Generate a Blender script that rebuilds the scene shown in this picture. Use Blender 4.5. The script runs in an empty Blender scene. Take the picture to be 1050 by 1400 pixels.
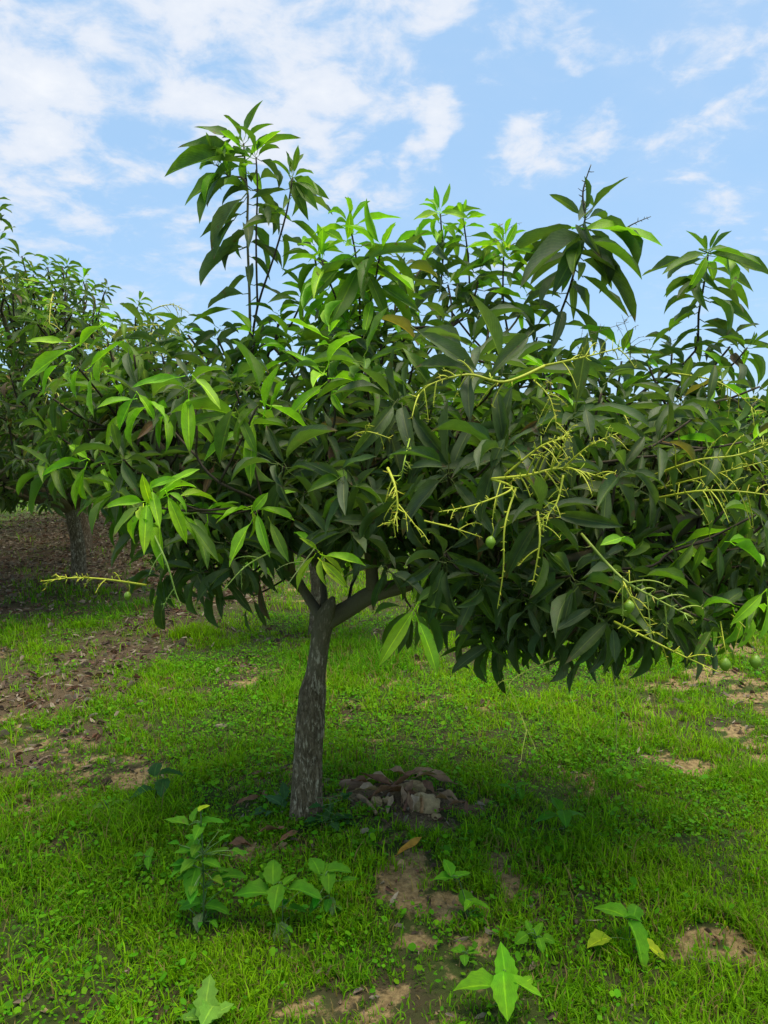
import bpy, math, random
import numpy as np
from mathutils import Vector, Matrix, Quaternion
from mathutils.bvhtree import BVHTree

SC = bpy.context.scene
COL = SC.collection
RNG = random.Random(11)
NR = np.random.default_rng(5)
R = math.radians

# ------------------------------------------------------------------ camera
CAM_H, PITCH, FPX = 1.5, R(-6.2), 1018.0          # height, downward tilt, focal length in photo pixels
cam_data = bpy.data.cameras.new('camera')
cam = bpy.data.objects.new('camera', cam_data); COL.objects.link(cam)
cam.location = (0, 0, CAM_H); cam.rotation_euler = (R(90) + PITCH, 0, 0)
cam_data.sensor_fit = 'VERTICAL'; cam_data.sensor_height = 24
cam_data.lens = FPX / 1400 * 24
cam_data.clip_end = 3000; cam_data.clip_start = 0.05
SC.camera = cam

# ------------------------------------------------------------------ light
SUN_EL, SUN_AZ = R(80), R(100)                     # nearly overhead, a little to the right, softened by thin cloud
SKY_STRENGTH, SUN_STRENGTH, EXPOSURE = 0.108, 2.0, 1.46
sun_dir = Vector((math.sin(SUN_AZ)*math.cos(SUN_EL), math.cos(SUN_AZ)*math.cos(SUN_EL), math.sin(SUN_EL)))
sun_data = bpy.data.lights.new('sun', 'SUN'); sun_data.energy = SUN_STRENGTH
sun_data.angle = R(48); sun_data.color = (1.0, 0.92, 0.78)
sun = bpy.data.objects.new('sun', sun_data); COL.objects.link(sun)
sun.rotation_euler = sun_dir.to_track_quat('Z', 'Y').to_euler()
sun.location = (0, 0, 30)

SC.view_settings.view_transform = 'Standard'; SC.view_settings.look = 'None'
SC.view_settings.gamma = 1; SC.view_settings.use_curve_mapping = False
SC.view_settings.exposure = EXPOSURE
SC.cycles.use_denoising = True
SC.cycles.max_bounces = 8; SC.cycles.transparent_max_bounces = 6

def cam_ray(px, py):
    """direction through a photo pixel (1050x1400), scaled so that y = 1"""
    x = (px - 525) / FPX; v = (700 - py) / FPX
    y = math.cos(PITCH) - v*math.sin(PITCH); z = math.sin(PITCH) + v*math.cos(PITCH)
    return Vector((x / y, 1.0, z / y))
def at(px, py, d):
    r = cam_ray(px, py)
    return Vector((r.x*d, d, CAM_H + r.z*d))

# small node helpers ------------------------------------------------
class NT:
    def __init__(s, tree): s.t = tree
    def n(s, kind, **kw):
        nd = s.t.nodes.new(kind)
        for k, v in kw.items():
            if k.startswith('i_'):
                key = k[2:]
                nd.inputs[int(key) if key.isdigit() else key.replace('_', ' ')].default_value = v
            else: setattr(nd, k, v)
        return nd
    def l(s, a, b): s.t.links.new(a, b)
    def put(s, v, sock):
        if hasattr(v, 'default_value') or hasattr(v, 'is_linked'): s.t.links.new(v, sock)
        else: sock.default_value = v
    def m(s, op, a, b=0.0, c=None, clamp=False):
        nd = s.t.nodes.new('ShaderNodeMath'); nd.operation = op; nd.use_clamp = clamp
        s.put(a, nd.inputs[0]); s.put(b, nd.inputs[1])
        if c is not None: s.put(c, nd.inputs[2])
        return nd.outputs[0]
    def mix(s, f, a, b, mode='MIX'):
        nd = s.t.nodes.new('ShaderNodeMix'); nd.data_type = 'RGBA'; nd.blend_type = mode
        s.put(f, nd.inputs[0])
        for v, i in ((a, 6), (b, 7)):
            if isinstance(v, tuple): nd.inputs[i].default_value = (*v[:3], 1)
            else: s.put(v, nd.inputs[i])
        return nd.outputs[2]
    def ramp(s, f, lo, hi, a=0.0, b=1.0, interp='SMOOTHSTEP'):
        nd = s.t.nodes.new('ShaderNodeMapRange'); nd.interpolation_type = interp
        s.put(f, nd.inputs[0])
        for i, v in ((1, lo), (2, hi), (3, a), (4, b)): s.put(v, nd.inputs[i])
        return nd.outputs[0]
    def noise(s, vec, scale, detail=4, rough=0.55, dist=0.0):
        nd = s.t.nodes.new('ShaderNodeTexNoise')
        if vec is not None: s.l(vec, nd.inputs['Vector'])
        nd.inputs['Scale'].default_value = scale; nd.inputs['Detail'].default_value = detail
        nd.inputs['Roughness'].default_value = rough; nd.inputs['Distortion'].default_value = dist
        return nd.outputs['Fac']

# ------------------------------------------------------------------ world: sky with broken high cloud
world = bpy.data.worlds.new('World'); SC.world = world; world.use_nodes = True
wt = world.node_tree; wt.nodes.clear(); W = NT(wt)
sky = W.n('ShaderNodeTexSky', sky_type='NISHITA', sun_disc=False)
sky.sun_elevation = SUN_EL; sky.sun_rotation = SUN_AZ
sky.air_density = 1.0; sky.dust_density = 0.5; sky.ozone_density = 2.0; sky.altitude = 60
tc = W.n('ShaderNodeTexCoord')
sep = W.n('ShaderNodeSeparateXYZ'); W.l(tc.outputs['Generated'], sep.inputs[0])
dz = W.m('ADD', W.m('MAXIMUM', sep.outputs[2], 0.0), 0.22)
comb = W.n('ShaderNodeCombineXYZ')
W.l(W.m('DIVIDE', sep.outputs[0], dz), comb.inputs[0]); W.l(W.m('DIVIDE', sep.outputs[1], dz), comb.inputs[1])
cvec = comb.outputs[0]
n1 = W.noise(cvec, 2.5, 8, 0.60, 0.30)
n2 = W.noise(cvec, 9.0, 7, 0.62, 0.35)
nz = W.m('ADD', W.m('MULTIPLY', n1, 0.60), W.m('MULTIPLY', n2, 0.40))
# where the banks of cloud stand: (photo px, py, half width in radians, strength)
banks = [(60, 190, .24, .125), (330, 60, .21, .15), (230, 200, .17, .10), (430, 170, .13, .13), (500, 80, .07, .09),
         (594, 174, .040, .24), (565, 195, .030, .10), (735, 200, .055, .17), (790, 180, .042, .15), (690, 195, .03, .10),
         (735, 8, .075, .15), (580, 8, .06, .15), (640, 95, .05, .10), (545, 45, .05, .10), (1015, 140, .035, .10), (1045, 95, .04, .04),
         (915, 190, .03, .05), (950, 265, .06, .04), (770, 97, .03, .08), (30, 130, .10, .10), (960, 330, .10, .02)]
wn = W.n('ShaderNodeTexNoise'); W.l(tc.outputs['Generated'], wn.inputs['Vector']); wn.inputs['Scale'].default_value = 9; wn.inputs['Detail'].default_value = 4
wv = W.n('ShaderNodeVectorMath', operation='MULTIPLY_ADD'); W.l(wn.outputs['Color'], wv.inputs[0]); wv.inputs[1].default_value = (.16, .16, .12); wv.inputs[2].default_value = (-.08, -.08, -.06)
wd = W.n('ShaderNodeVectorMath', operation='ADD'); W.l(tc.outputs['Generated'], wd.inputs[0]); W.l(wv.outputs[0], wd.inputs[1])
acc = None
for px, py, rad, stg in banks:
    d = cam_ray(px, py).normalized()
    dt = W.n('ShaderNodeVectorMath', operation='DISTANCE'); W.l(wd.outputs[0], dt.inputs[0]); dt.inputs[1].default_value = d
    v = W.ramp(dt.outputs['Value'], 0.0, rad * 1.5, stg, 0.0)
    acc = v if acc is None else W.m('MAXIMUM', acc, v)
dens = W.m('ADD', nz, acc)
mask = W.ramp(dens, 0.53, 0.675)
thin = W.ramp(n1, 0.35, 0.8, 0.0, 0.14)
mask = W.m('MULTIPLY', W.m('MINIMUM', W.m('ADD', W.m('MULTIPLY', mask, 0.90), thin), 0.94), W.ramp(sep.outputs[2], 0.03, 0.30))      # thinner towards the horizon
skyc = W.mix(1.0, sky.outputs[0], (0.98, 1.04, 1.04), 'MULTIPLY')
skyc = W.mix(0.85, skyc, (1.28, 2.02, 2.95), 'DARKEN')                     # even hazy blue down to the horizon
cloud = W.mix(W.ramp(dens, 0.62, 0.86), (2.7, 2.9, 3.25), (3.3, 3.35, 3.45))
out = W.mix(mask, skyc, cloud)
bg = W.n('ShaderNodeBackground'); W.l(out, bg.inputs[0]); bg.inputs[1].default_value = SKY_STRENGTH
wo = W.n('ShaderNodeOutputWorld'); W.l(bg.outputs[0], wo.inputs[0])

# ------------------------------------------------------------------ generic helpers
def link(o, parent=None):
    COL.objects.link(o)
    if parent is not None: o.parent = parent
    return o
def mesh_np(name, verts, faces_flat, loop_tot, mats, smooth=True, col=None, uv=None, attrs=None):
    """mesh from numpy arrays; col: per-point RGB 'tint'; uv: per-point"""
    me = bpy.data.meshes.new(name)
    verts = np.asarray(verts, np.float32); faces_flat = np.asarray(faces_flat, np.int32); loop_tot = np.asarray(loop_tot, np.int32)
    me.vertices.add(len(verts)); me.vertices.foreach_set('co', verts.ravel())
    me.loops.add(len(faces_flat)); me.loops.foreach_set('vertex_index', faces_flat)
    me.polygons.add(len(loop_tot))
    starts = np.concatenate(([0], np.cumsum(loop_tot)[:-1])).astype(np.int32)
    me.polygons.foreach_set('loop_start', starts); me.polygons.foreach_set('loop_total', loop_tot)
    me.polygons.foreach_set('use_smooth', np.full(len(loop_tot), smooth, dtype=bool))
    if col is not None:
        a = me.attributes.new('tint', 'FLOAT_COLOR', 'POINT')
        c = np.ones((len(verts), 4), np.float32); c[:, :3] = col
        a.data.foreach_set('color', c.ravel())
    if uv is not None:
        a = me.attributes.new('luv', 'FLOAT2', 'POINT'); a.data.foreach_set('vector', np.asarray(uv, np.float32).ravel())
    for k, v in (attrs or {}).items():
        a = me.attributes.new(k, 'FLOAT', 'POINT'); a.data.foreach_set('value', np.asarray(v, np.float32))
    for m in (mats if isinstance(mats, (list, tuple)) else [mats]): me.materials.append(m)
    me.update(calc_edges=True); me.validate()
    return me
class Acc:
    """collects pieces into one mesh"""
    def __init__(s): s.v = []; s.f = []; s.t = []; s.c = []; s.u = []; s.k = 0
    def add(s, verts, faces, tots, col=(1, 1, 1), uv=None):
        verts = np.asarray(verts, np.float32); n = len(verts)
        s.v.append(verts); s.f.append(np.asarray(faces, np.int32) + s.k); s.t.append(np.asarray(tots, np.int32))
        c = np.empty((n, 3), np.float32); c[:] = col; s.c.append(c)
        s.u.append(np.zeros((n, 2), np.float32) if uv is None else np.asarray(uv, np.float32)); s.k += n
    def mesh(s, name, mat, smooth=True):
        return mesh_np(name, np.concatenate(s.v), np.concatenate(s.f), np.concatenate(s.t), mat, smooth, np.concatenate(s.c), np.concatenate(s.u))
    def build(s, name, mat, parent=None, smooth=True):
        return link(bpy.data.objects.new(name, s.mesh(name, mat, smooth)), parent)
def catmull(pts, sub):
    pts = [Vector(p) for p in pts]; out = []
    for i in range(len(pts) - 1):
        p0 = pts[max(i-1, 0)]; p1 = pts[i]; p2 = pts[i+1]; p3 = pts[min(i+2, len(pts)-1)]
        for k in range(sub):
            t = k / sub
            out.append(0.5*((2*p1) + (p2-p0)*t + (2*p0-5*p1+4*p2-p3)*t*t + (3*p1-p0-3*p2+p3)*t**3))
    out.append(pts[-1]); return out
def tube(pts, radii, sides=6, cap=True, wob=None):
    """swept tube: verts, faces, loop totals"""
    n = len(pts); V = []; U = []
    up = Vector((0.13, 0.31, 0.94)).normalized(); a = None
    for i, p in enumerate(pts):
        t = (pts[min(i+1, n-1)] - pts[max(i-1, 0)]); t = t.normalized() if t.length > 1e-9 else Vector((0, 0, 1))
        if a is None:
            a = t.cross(up); a = a.normalized() if a.length > 1e-4 else Vector((1, 0, 0))
        else:
            a = a - t*a.dot(t); a = a.normalized() if a.length > 1e-6 else t.orthogonal().normalized()
        b = t.cross(a)
        for k in range(sides):
            an = 2*math.pi*k/sides; r = radii[i]
            if wob: r = r * wob(i/(n-1), an, p)
            V.append(p + a*(math.cos(an)*r) + b*(math.sin(an)*r)); U.append((k/sides, i/(n-1)))
    F = []; T = []
    for i in range(n-1):
        for k in range(sides):
            k2 = (k+1) % sides
            F += [i*sides+k, i*sides+k2, (i+1)*sides+k2, (i+1)*sides+k]; T.append(4)
    if cap:
        F += list(range((n-1)*sides, n*sides)); T.append(sides)
        F += list(range(sides-1, -1, -1)); T.append(sides)
    return [tuple(v) for v in V], F, T, U
def vnoise(x, y, seed=0):
    """smooth 2-D value noise, numpy"""
    xi = np.floor(x).astype(np.int64); yi = np.floor(y).astype(np.int64); fx = x-xi; fy = y-yi
    fx = fx*fx*(3-2*fx); fy = fy*fy*(3-2*fy)
    def h(a, b):
        n = (a*374761393 + b*668265263 + seed*974711) & 0x7fffffff
        n = ((n ^ (n >> 13)) * 1274126177) & 0x7fffffff
        return ((n ^ (n >> 16)) & 0xffff) / 65535.0
    return (h(xi, yi)*(1-fx) + h(xi+1, yi)*fx)*(1-fy) + (h(xi, yi+1)*(1-fx) + h(xi+1, yi+1)*fx)*fy
def fbm(x, y, seed=0, o=4):
    s = 0; a = 0.5; tot = 0
    for k in range(o):
        s = s + a*vnoise(x*2**k, y*2**k, seed+k*17); tot += a; a *= 0.55
    return s / tot
def tag(o, label, cat, group=None, kind=None):
    if label: o['label'] = label
    if cat: o['category'] = cat
    if group: o['group'] = group
    if kind: o['kind'] = kind
    return o
def empty(name, loc):
    o = bpy.data.objects.new(name, None); COL.objects.link(o); o.location = loc
    o.empty_display_size = 0.1
    return o

# ------------------------------------------------------------------ materials
def new_mat(name):
    m = bpy.data.materials.new(name); m.use_nodes = True; m.node_tree.nodes.clear()
    return m, NT(m.node_tree)
def leaf_material(name, trans=0.3, rough=0.52, vein=0.7, spec=0.36, dust=0.2, under=(0.82, 0.95, 0.75), spotty=.75):
    m, N = new_mat(name)
    tint = N.n('ShaderNodeAttribute', attribute_name='tint'); uv = N.n('ShaderNodeAttribute', attribute_name='luv')
    sp = N.n('ShaderNodeSeparateXYZ'); N.l(uv.outputs['Vector'], sp.inputs[0])
    geo = N.n('ShaderNodeNewGeometry'); oi = N.n('ShaderNodeObjectInfo')
    v = N.m('ABSOLUTE', N.m('SUBTRACT', sp.outputs[1], 0.5))                     # 0 midrib .. 0.5 margin
    mid = N.ramp(v, 0.02, 0.06, 1.0, 0.0)
    ph = N.m('SUBTRACT', N.m('MULTIPLY', sp.outputs[0], 95.0), N.m('MULTIPLY', v, 70.0))
    lat = N.ramp(N.m('SINE', ph), 0.72, 1.0)
    vm = N.m('MAXIMUM', mid, N.m('MULTIPLY', lat, 0.30))
    ns = N.noise(geo.outputs['Position'], 55.0, 4, 0.6)
    nl = N.noise(geo.outputs['Position'], 9.0, 2, 0.5)
    hsv = N.n('ShaderNodeHueSaturation'); N.l(tint.outputs['Color'], hsv.inputs['Color'])
    N.l(N.ramp(ns, 0.3, 0.75, 0.82, 1.2, 'LINEAR'), hsv.inputs['Value'])
    N.l(N.ramp(nl, 0.3, 0.7, 0.485, 0.512, 'LINEAR'), hsv.inputs['Hue'])
    c = hsv.outputs[0]
    light = N.mix(1.0, c, (2.9, 2.3, 1.9), 'MULTIPLY')
    c = N.mix(N.m('MULTIPLY', vm, vein), c, light)
    c = N.mix(N.m('MULTIPLY', N.ramp(ns, 0.5, 0.72), dust*0.35), c, (0.16, 0.18, 0.12))      # dust film
    sp1 = N.noise(geo.outputs['Position'], 23.0, 3, 0.6); sp2 = N.noise(geo.outputs['Position'], 6.0, 1, 0.5)
    spots = N.m('MULTIPLY', N.ramp(sp1, 0.66, 0.70), spotty)
    tipb = N.m('MULTIPLY', N.m('MULTIPLY', N.ramp(N.m('ADD', sp.outputs[0], N.m('MULTIPLY', N.m('SUBTRACT', ns, .5), .3)), 0.84, 0.93), N.ramp(sp2, 0.54, 0.60)), spotty)
    c = N.mix(N.m('MAXIMUM', spots, tipb), c, (0.13, 0.075, 0.03))
    c_under = N.mix(1.0, c, under, 'MULTIPLY'); c_under = N.mix(0.22, c_under, (0.14, 0.20, 0.09))
    c = N.mix(geo.outputs['Backfacing'], c, c_under)
    p = N.n('ShaderNodeBsdfPrincipled'); N.l(c, p.inputs['Base Color'])
    N.l(N.ramp(ns, 0.3, 0.7, rough-0.07, rough+0.12, 'LINEAR'), p.inputs['Roughness'])
    p.inputs['Specular IOR Level'].default_value = spec
    bmp = N.n('ShaderNodeBump'); bmp.inputs['Strength'].default_value = 0.35; bmp.inputs['Distance'].default_value = 0.004
    N.l(N.m('ADD', N.m('MULTIPLY', vm, -0.6), N.m('MULTIPLY', ns, 0.4)), bmp.inputs['Height']); N.l(bmp.outputs[0], p.inputs['Normal'])
    t = N.n('ShaderNodeBsdfTranslucent'); N.l(N.mix(1.0, c, (1.9, 2.2, 0.7), 'MULTIPLY'), t.inputs[0])
    mx = N.n('ShaderNodeMixShader'); mx.inputs[0].default_value = trans
    N.l(p.outputs[0], mx.inputs[1]); N.l(t.outputs[0], mx.inputs[2])
    o = N.n('ShaderNodeOutputMaterial'); N.l(mx.outputs[0], o.inputs[0])
    return m
def simple_mat(name, rough=0.7, spec=0.3, nscale=30.0, amp=0.35, bump=0.4, bdist=0.004, base=None, trans=0.0, stretch=None):
    """tint attribute (or base colour) broken up by noise"""
    m, N = new_mat(name)
    geo = N.n('ShaderNodeNewGeometry'); vec = geo.outputs['Position']
    if stretch:
        mp = N.n('ShaderNodeMapping'); mp.inputs['Scale'].default_value = stretch; N.l(vec, mp.inputs[0]); vec = mp.outputs[0]
    ns = N.noise(vec, nscale, 5, 0.62)
    if base is None:
        a = N.n('ShaderNodeAttribute', attribute_name='tint'); c = a.outputs['Color']
    else:
        rgb = N.n('ShaderNodeRGB'); rgb.outputs[0].default_value = (*base, 1); c = rgb.outputs[0]
    hsv = N.n('ShaderNodeHueSaturation'); N.l(c, hsv.inputs['Color'])
    N.l(N.ramp(ns, 0.25, 0.75, 1-amp, 1+amp, 'LINEAR'), hsv.inputs['Value']); c = hsv.outputs[0]
    p = N.n('ShaderNodeBsdfPrincipled'); N.l(c, p.inputs['Base Color']); p.inputs['Roughness'].default_value = rough
    p.inputs['Specular IOR Level'].default_value = spec
    b = N.n('ShaderNodeBump'); b.inputs['Strength'].default_value = bump; b.inputs['Distance'].default_value = bdist
    N.l(ns, b.inputs['Height']); N.l(b.outputs[0], p.inputs['Normal'])
    sh = p.outputs[0]
    if trans:
        t = N.n('ShaderNodeBsdfTranslucent'); N.l(N.mix(1.0, c, (1.7, 1.8, 0.7), 'MULTIPLY'), t.inputs[0])
        mx = N.n('ShaderNodeMixShader'); mx.inputs[0].default_value = trans
        N.l(sh, mx.inputs[1]); N.l(t.outputs[0], mx.inputs[2]); sh = mx.outputs[0]
    o = N.n('ShaderNodeOutputMaterial'); N.l(sh, o.inputs[0])
    return m
M_LEAF = leaf_material('mango_leaf')
M_WEED = leaf_material('weed_leaf', trans=0.3, rough=0.68, vein=0.4, dust=0.0, spec=.15, spotty=.5)
M_GRASS = simple_mat('grass', 0.65, 0.12, 40, 0.18, 0.0, trans=0.35)
M_DRY = simple_mat('dry_leaf', 0.8, 0.2, 60, 0.35, 0.4, trans=0.12)
M_TWIG = simple_mat('twig', 0.75, 0.25, 70, 0.4, 0.5)
M_STALK = simple_mat('flower_stalk', 0.55, 0.35, 90, 0.2, 0.2)
M_FRUIT = simple_mat('mango_skin', 0.38, 0.45, 60, 0.15, 0.1, base=(0.20, 0.33, 0.02))
M_STONE = simple_mat('stone', 0.9, 0.2, 35, 0.45, 0.9, 0.01, base=(0.40, 0.275, 0.13))
M_HUSK = simple_mat('husk', 0.8, 0.25, 40, 0.35, 0.6, stretch=(1, 4, 4))
def bark_material():
    m, N = new_mat('bark')
    geo = N.n('ShaderNodeNewGeometry'); oc = N.n('ShaderNodeTexCoord')
    rg = N.n('ShaderNodeAttribute', attribute_name='rough_bark')
    mp = N.n('ShaderNodeMapping'); mp.inputs['Scale'].default_value = (1, 1, 0.30); N.l(geo.outputs['Position'], mp.inputs[0])
    vec = mp.outputs[0]
    pl = N.noise(vec, 88, 6, 0.70, 1.0); fn = N.noise(vec, 210, 4, 0.6); big = N.noise(geo.outputs['Position'], 17, 4, 0.55)
    crack = N.ramp(N.noise(vec, 60, 4, 0.62, 1.2), 0.38, 0.52)
    dk, md, lt = (0.10, 0.068, 0.034), (0.25, 0.178, 0.098), (0.50, 0.40, 0.26)
    c = N.mix(N.ramp(pl, 0.38, 0.56), dk, md)
    c = N.mix(N.m('MULTIPLY', N.ramp(N.m('ADD', pl, N.m('MULTIPLY', N.m('SUBTRACT', big, 0.5), 0.5)), 0.52, 0.64), crack), c, lt)
    c = N.mix(N.ramp(crack, 0.0, 1.0, 0.7, 0.0), c, dk)
    sm = N.mix(fn, (0.13, 0.112, 0.055), (0.22, 0.18, 0.098))
    c = N.mix(N.ramp(N.m('ADD', rg.outputs['Fac'], N.m('MULTIPLY', N.m('SUBTRACT', pl, 0.5), 0.9)), 0.3, 0.62), sm, c)
    p = N.n('ShaderNodeBsdfPrincipled'); N.l(c, p.inputs['Base Color']); p.inputs['Roughness'].default_value = 0.88
    p.inputs['Specular IOR Level'].default_value = 0.2
    h = N.m('ADD', N.m('MULTIPLY', N.m('MULTIPLY', pl, crack), rg.outputs['Fac']), N.m('MULTIPLY', fn, 0.22))
    b = N.n('ShaderNodeBump'); b.inputs['Strength'].default_value = 0.9; b.inputs['Distance'].default_value = 0.012
    N.l(h, b.inputs['Height']); N.l(b.outputs[0], p.inputs['Normal'])
    o = N.n('ShaderNodeOutputMaterial'); N.l(p.outputs[0], o.inputs[0])
    return m
M_BARK = bark_material()
def ground_material():
    m, N = new_mat('soil')
    geo = N.n('ShaderNodeNewGeometry'); pos = geo.outputs['Position']
    bare = N.n('ShaderNodeAttribute', attribute_name='bare').outputs['Fac']; lit = N.n('ShaderNodeAttribute', attribute_name='litter').outputs['Fac']
    a = N.noise(pos, 3.0, 6, 0.6); b = N.noise(pos, 38, 6, 0.68); f = N.noise(pos, 160, 4, 0.6)
    dark = N.mix(b, (0.030, 0.022, 0.013), (0.095, 0.065, 0.036))
    dark = N.mix(N.m('MULTIPLY', N.ramp(a, 0.3, 0.6), 0.75), dark, N.mix(f, (0.030, 0.055, 0.008), (0.065, 0.105, 0.014)))
    tan = N.mix(N.ramp(b, 0.3, 0.7), (0.15, 0.10, 0.043), (0.36, 0.255, 0.112))
    c = N.mix(N.ramp(N.m('ADD', bare, N.m('MULTIPLY', N.m('SUBTRACT', b, 0.5), 0.8)), 0.45, 0.75), dark, tan)
    lc = N.mix(N.ramp(f, 0.35, 0.65), (0.05, 0.03, 0.018), (0.17, 0.11, 0.068))
    c = N.mix(N.m('MULTIPLY', lit, 0.8), c, lc)
    ln = N.n('ShaderNodeVectorMath', operation='LENGTH'); N.l(pos, ln.inputs[0])
    far = N.mix(a, (0.060, 0.105, 0.016), (0.095, 0.15, 0.028))
    c = N.mix(N.m('MULTIPLY', N.ramp(ln.outputs['Value'], 7.0, 14.0), N.m('SUBTRACT', 1.0, lit)), c, far)
    p = N.n('ShaderNodeBsdfPrincipled'); N.l(c, p.inputs['Base Color']); p.inputs['Roughness'].default_value = 0.95
    p.inputs['Specular IOR Level'].default_value = 0.15
    bm = N.n('ShaderNodeBump'); bm.inputs['Strength'].default_value = 0.8; bm.inputs['Distance'].default_value = 0.02
    N.l(N.m('ADD', b, N.m('MULTIPLY', f, 0.4)), bm.inputs['Height']); N.l(bm.outputs[0], p.inputs['Normal'])
    o = N.n('ShaderNodeOutputMaterial'); N.l(p.outputs[0], o.inputs[0])
    return m
M_SOIL = ground_material()

# ------------------------------------------------------------------ ground
def height(x, y):
    x = np.asarray(x, float); y = np.asarray(y, float)
    near = np.exp(-np.maximum(np.hypot(x, y-4) - 8, 0)/6)
    h = (fbm(x*0.55+3, y*0.55, 3, 3) - 0.5)*0.10*near + (fbm(x*5, y*5, 9, 3)-0.5)*0.035*near
    h = h + 0.035*np.exp(-((x+0.31)**2+(y-2.77)**2)/0.25)
    return h - 0.01
def gz(x, y): return float(height(np.array([x]), np.array([y]))[0])
def ground_at(px, py):
    r = cam_ray(px, py); d = -CAM_H / r.z
    for _ in range(6):
        z = gz(r.x*d, d); d = (z - CAM_H) / r.z
    return Vector((r.x*d, d, gz(r.x*d, d)))
# bare earth and litter, as patches of ground (photo px, py, half width px, half height px, weight)
bare_spots = [(1000, 885, 55, 14, 1), (985, 925, 60, 12, 1), (1020, 955, 45, 12, 1), (1005, 1000, 35, 14, 1), (930, 1040, 60, 9, .8), (1040, 1030, 20, 20, .8),
    (560, 905, 40, 7, .7), (865, 975, 70, 10, .6), (900, 935, 60, 10, .75),
    (590, 1225, 65, 28, .85), (560, 1180, 50, 26, .8), (720, 1215, 34, 14, .9), (700, 1185, 40, 14, .7), (600, 1300, 55, 22, .75), (960, 1285, 42, 24, 1), (1020, 1320, 55, 30, .95),
    (940, 1330, 50, 14, .8), (470, 1375, 75, 25, .8), (700, 1390, 70, 18, .7), (545, 1095, 85, 34, .9), (345, 1165, 40, 22, .8), (405, 1150, 60, 16, .7),
    (760, 1230, 40, 14, .6), (880, 1240, 40, 18, .6), (60, 1100, 50, 10, .6), (240, 1370, 40, 18, .4), (40, 1375, 40, 15, .4), (880, 1080, 60, 9, .5),
    (350, 1105, 40, 16, .6), (690, 1260, 45, 16, .6), (780, 1290, 60, 18, .5)]
litter_spots = [(60, 945, 120, 30, 1), (160, 890, 90, 22, 1), (230, 850, 80, 16, .9), (20, 1035, 70, 22, .9), (120, 1000, 90, 16, .5), (250, 945, 40, 12, .5),
    (60, 760, 260, 45, 1), (180, 720, 200, 40, 1), (-60, 980, 90, 40, .9), (340, 800, 60, 9, .8), (290, 818, 70, 14, 1), (220, 790, 120, 25, 1), (400, 875, 60, 9, .7), (500, 870, 60, 8, .5),
    (545, 1095, 75, 28, .9), (-150, 800, 200, 60, .9), (330, 870, 40, 8, .5)]
def spots_field(spots, x, y):
    out = np.zeros_like(x); w1 = fbm(x*4.3, y*4.3, 113, 4)-.5; w2 = fbm(x*4.3+40, y*4.3, 127, 4)-.5; w3 = fbm(x*21, y*21, 131, 4)-.5
    x = x + w1*.30; y = y + w2*.45
    for px, py, rx, ry, w in spots:
        c = ground_at(px, py); e = ground_at(px+rx, py); f = ground_at(px, py+ry); g = ground_at(px, max(py-ry, 640))
        ax = max(abs(e.x-c.x), .02); ay = np.where(y > c.y, max(abs(g.y-c.y), .03), max(abs(f.y-c.y), .03))
        q = ((x-c.x)/ax)**2 + ((y-c.y)/ay)**2
        out = np.maximum(out, w*np.clip(1.45 - q + 3.4*w3, 0, 1))
    return out
def bare_at(x, y):
    n = fbm(x*7, y*7, 21, 4)
    v = spots_field(bare_spots, x, y)
    g = np.clip((fbm(x*2.3, y*2.3, 33, 5)-0.555)*6, 0, 0.75)*np.clip(fbm(x*18, y*18, 35, 3)*2.2-.4, 0, 1)
    return np.clip(np.maximum(v*(0.35+1.25*n), g), 0, 1)
def litter_at(x, y):
    n = fbm(x*5, y*5, 41, 4)
    row = np.exp(-((x + 4.4 + 0.05*(y-7))/1.5)**2) * (y > 4.5)          # under the row of trees on the left
    return np.clip(np.maximum(spots_field(litter_spots, x, y), row)*(0.35+1.3*n), 0, 1)
def axis(lo, hi, step, far_lo, far_hi, growth=1.22):
    a = list(np.arange(lo, hi+1e-6, step)); s = step
    while a[-1] < far_hi: s *= growth; a.append(a[-1]+s)
    s = step; b = []
    x = lo
    while x > far_lo: s *= growth; x -= s; b.append(x)
    return np.array(b[::-1] + a)
gxs = axis(-4.5, 4.5, 0.045, -900, 900); gys = axis(0.6, 9.5, 0.045, -300, 1600)
GX, GY = np.meshgrid(gxs, gys); gx = GX.ravel(); gy = GY.ravel()
gv = np.stack([gx, gy, height(gx, gy)], 1)
nx, ny = len(gxs), len(gys)
ii = (np.arange(ny-1)[:, None]*nx + np.arange(nx-1)[None, :]).ravel()
gf = np.stack([ii, ii+1, ii+1+nx, ii+nx], 1).ravel()
ground = link(bpy.data.objects.new('ground', mesh_np('ground', gv, gf, np.full(len(ii), 4), M_SOIL, True,
              attrs={'bare': bare_at(gx, gy), 'litter': litter_at(gx, gy)})))
tag(ground, 'orchard ground of green turf with bare tan soil', None, kind='structure')

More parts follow.
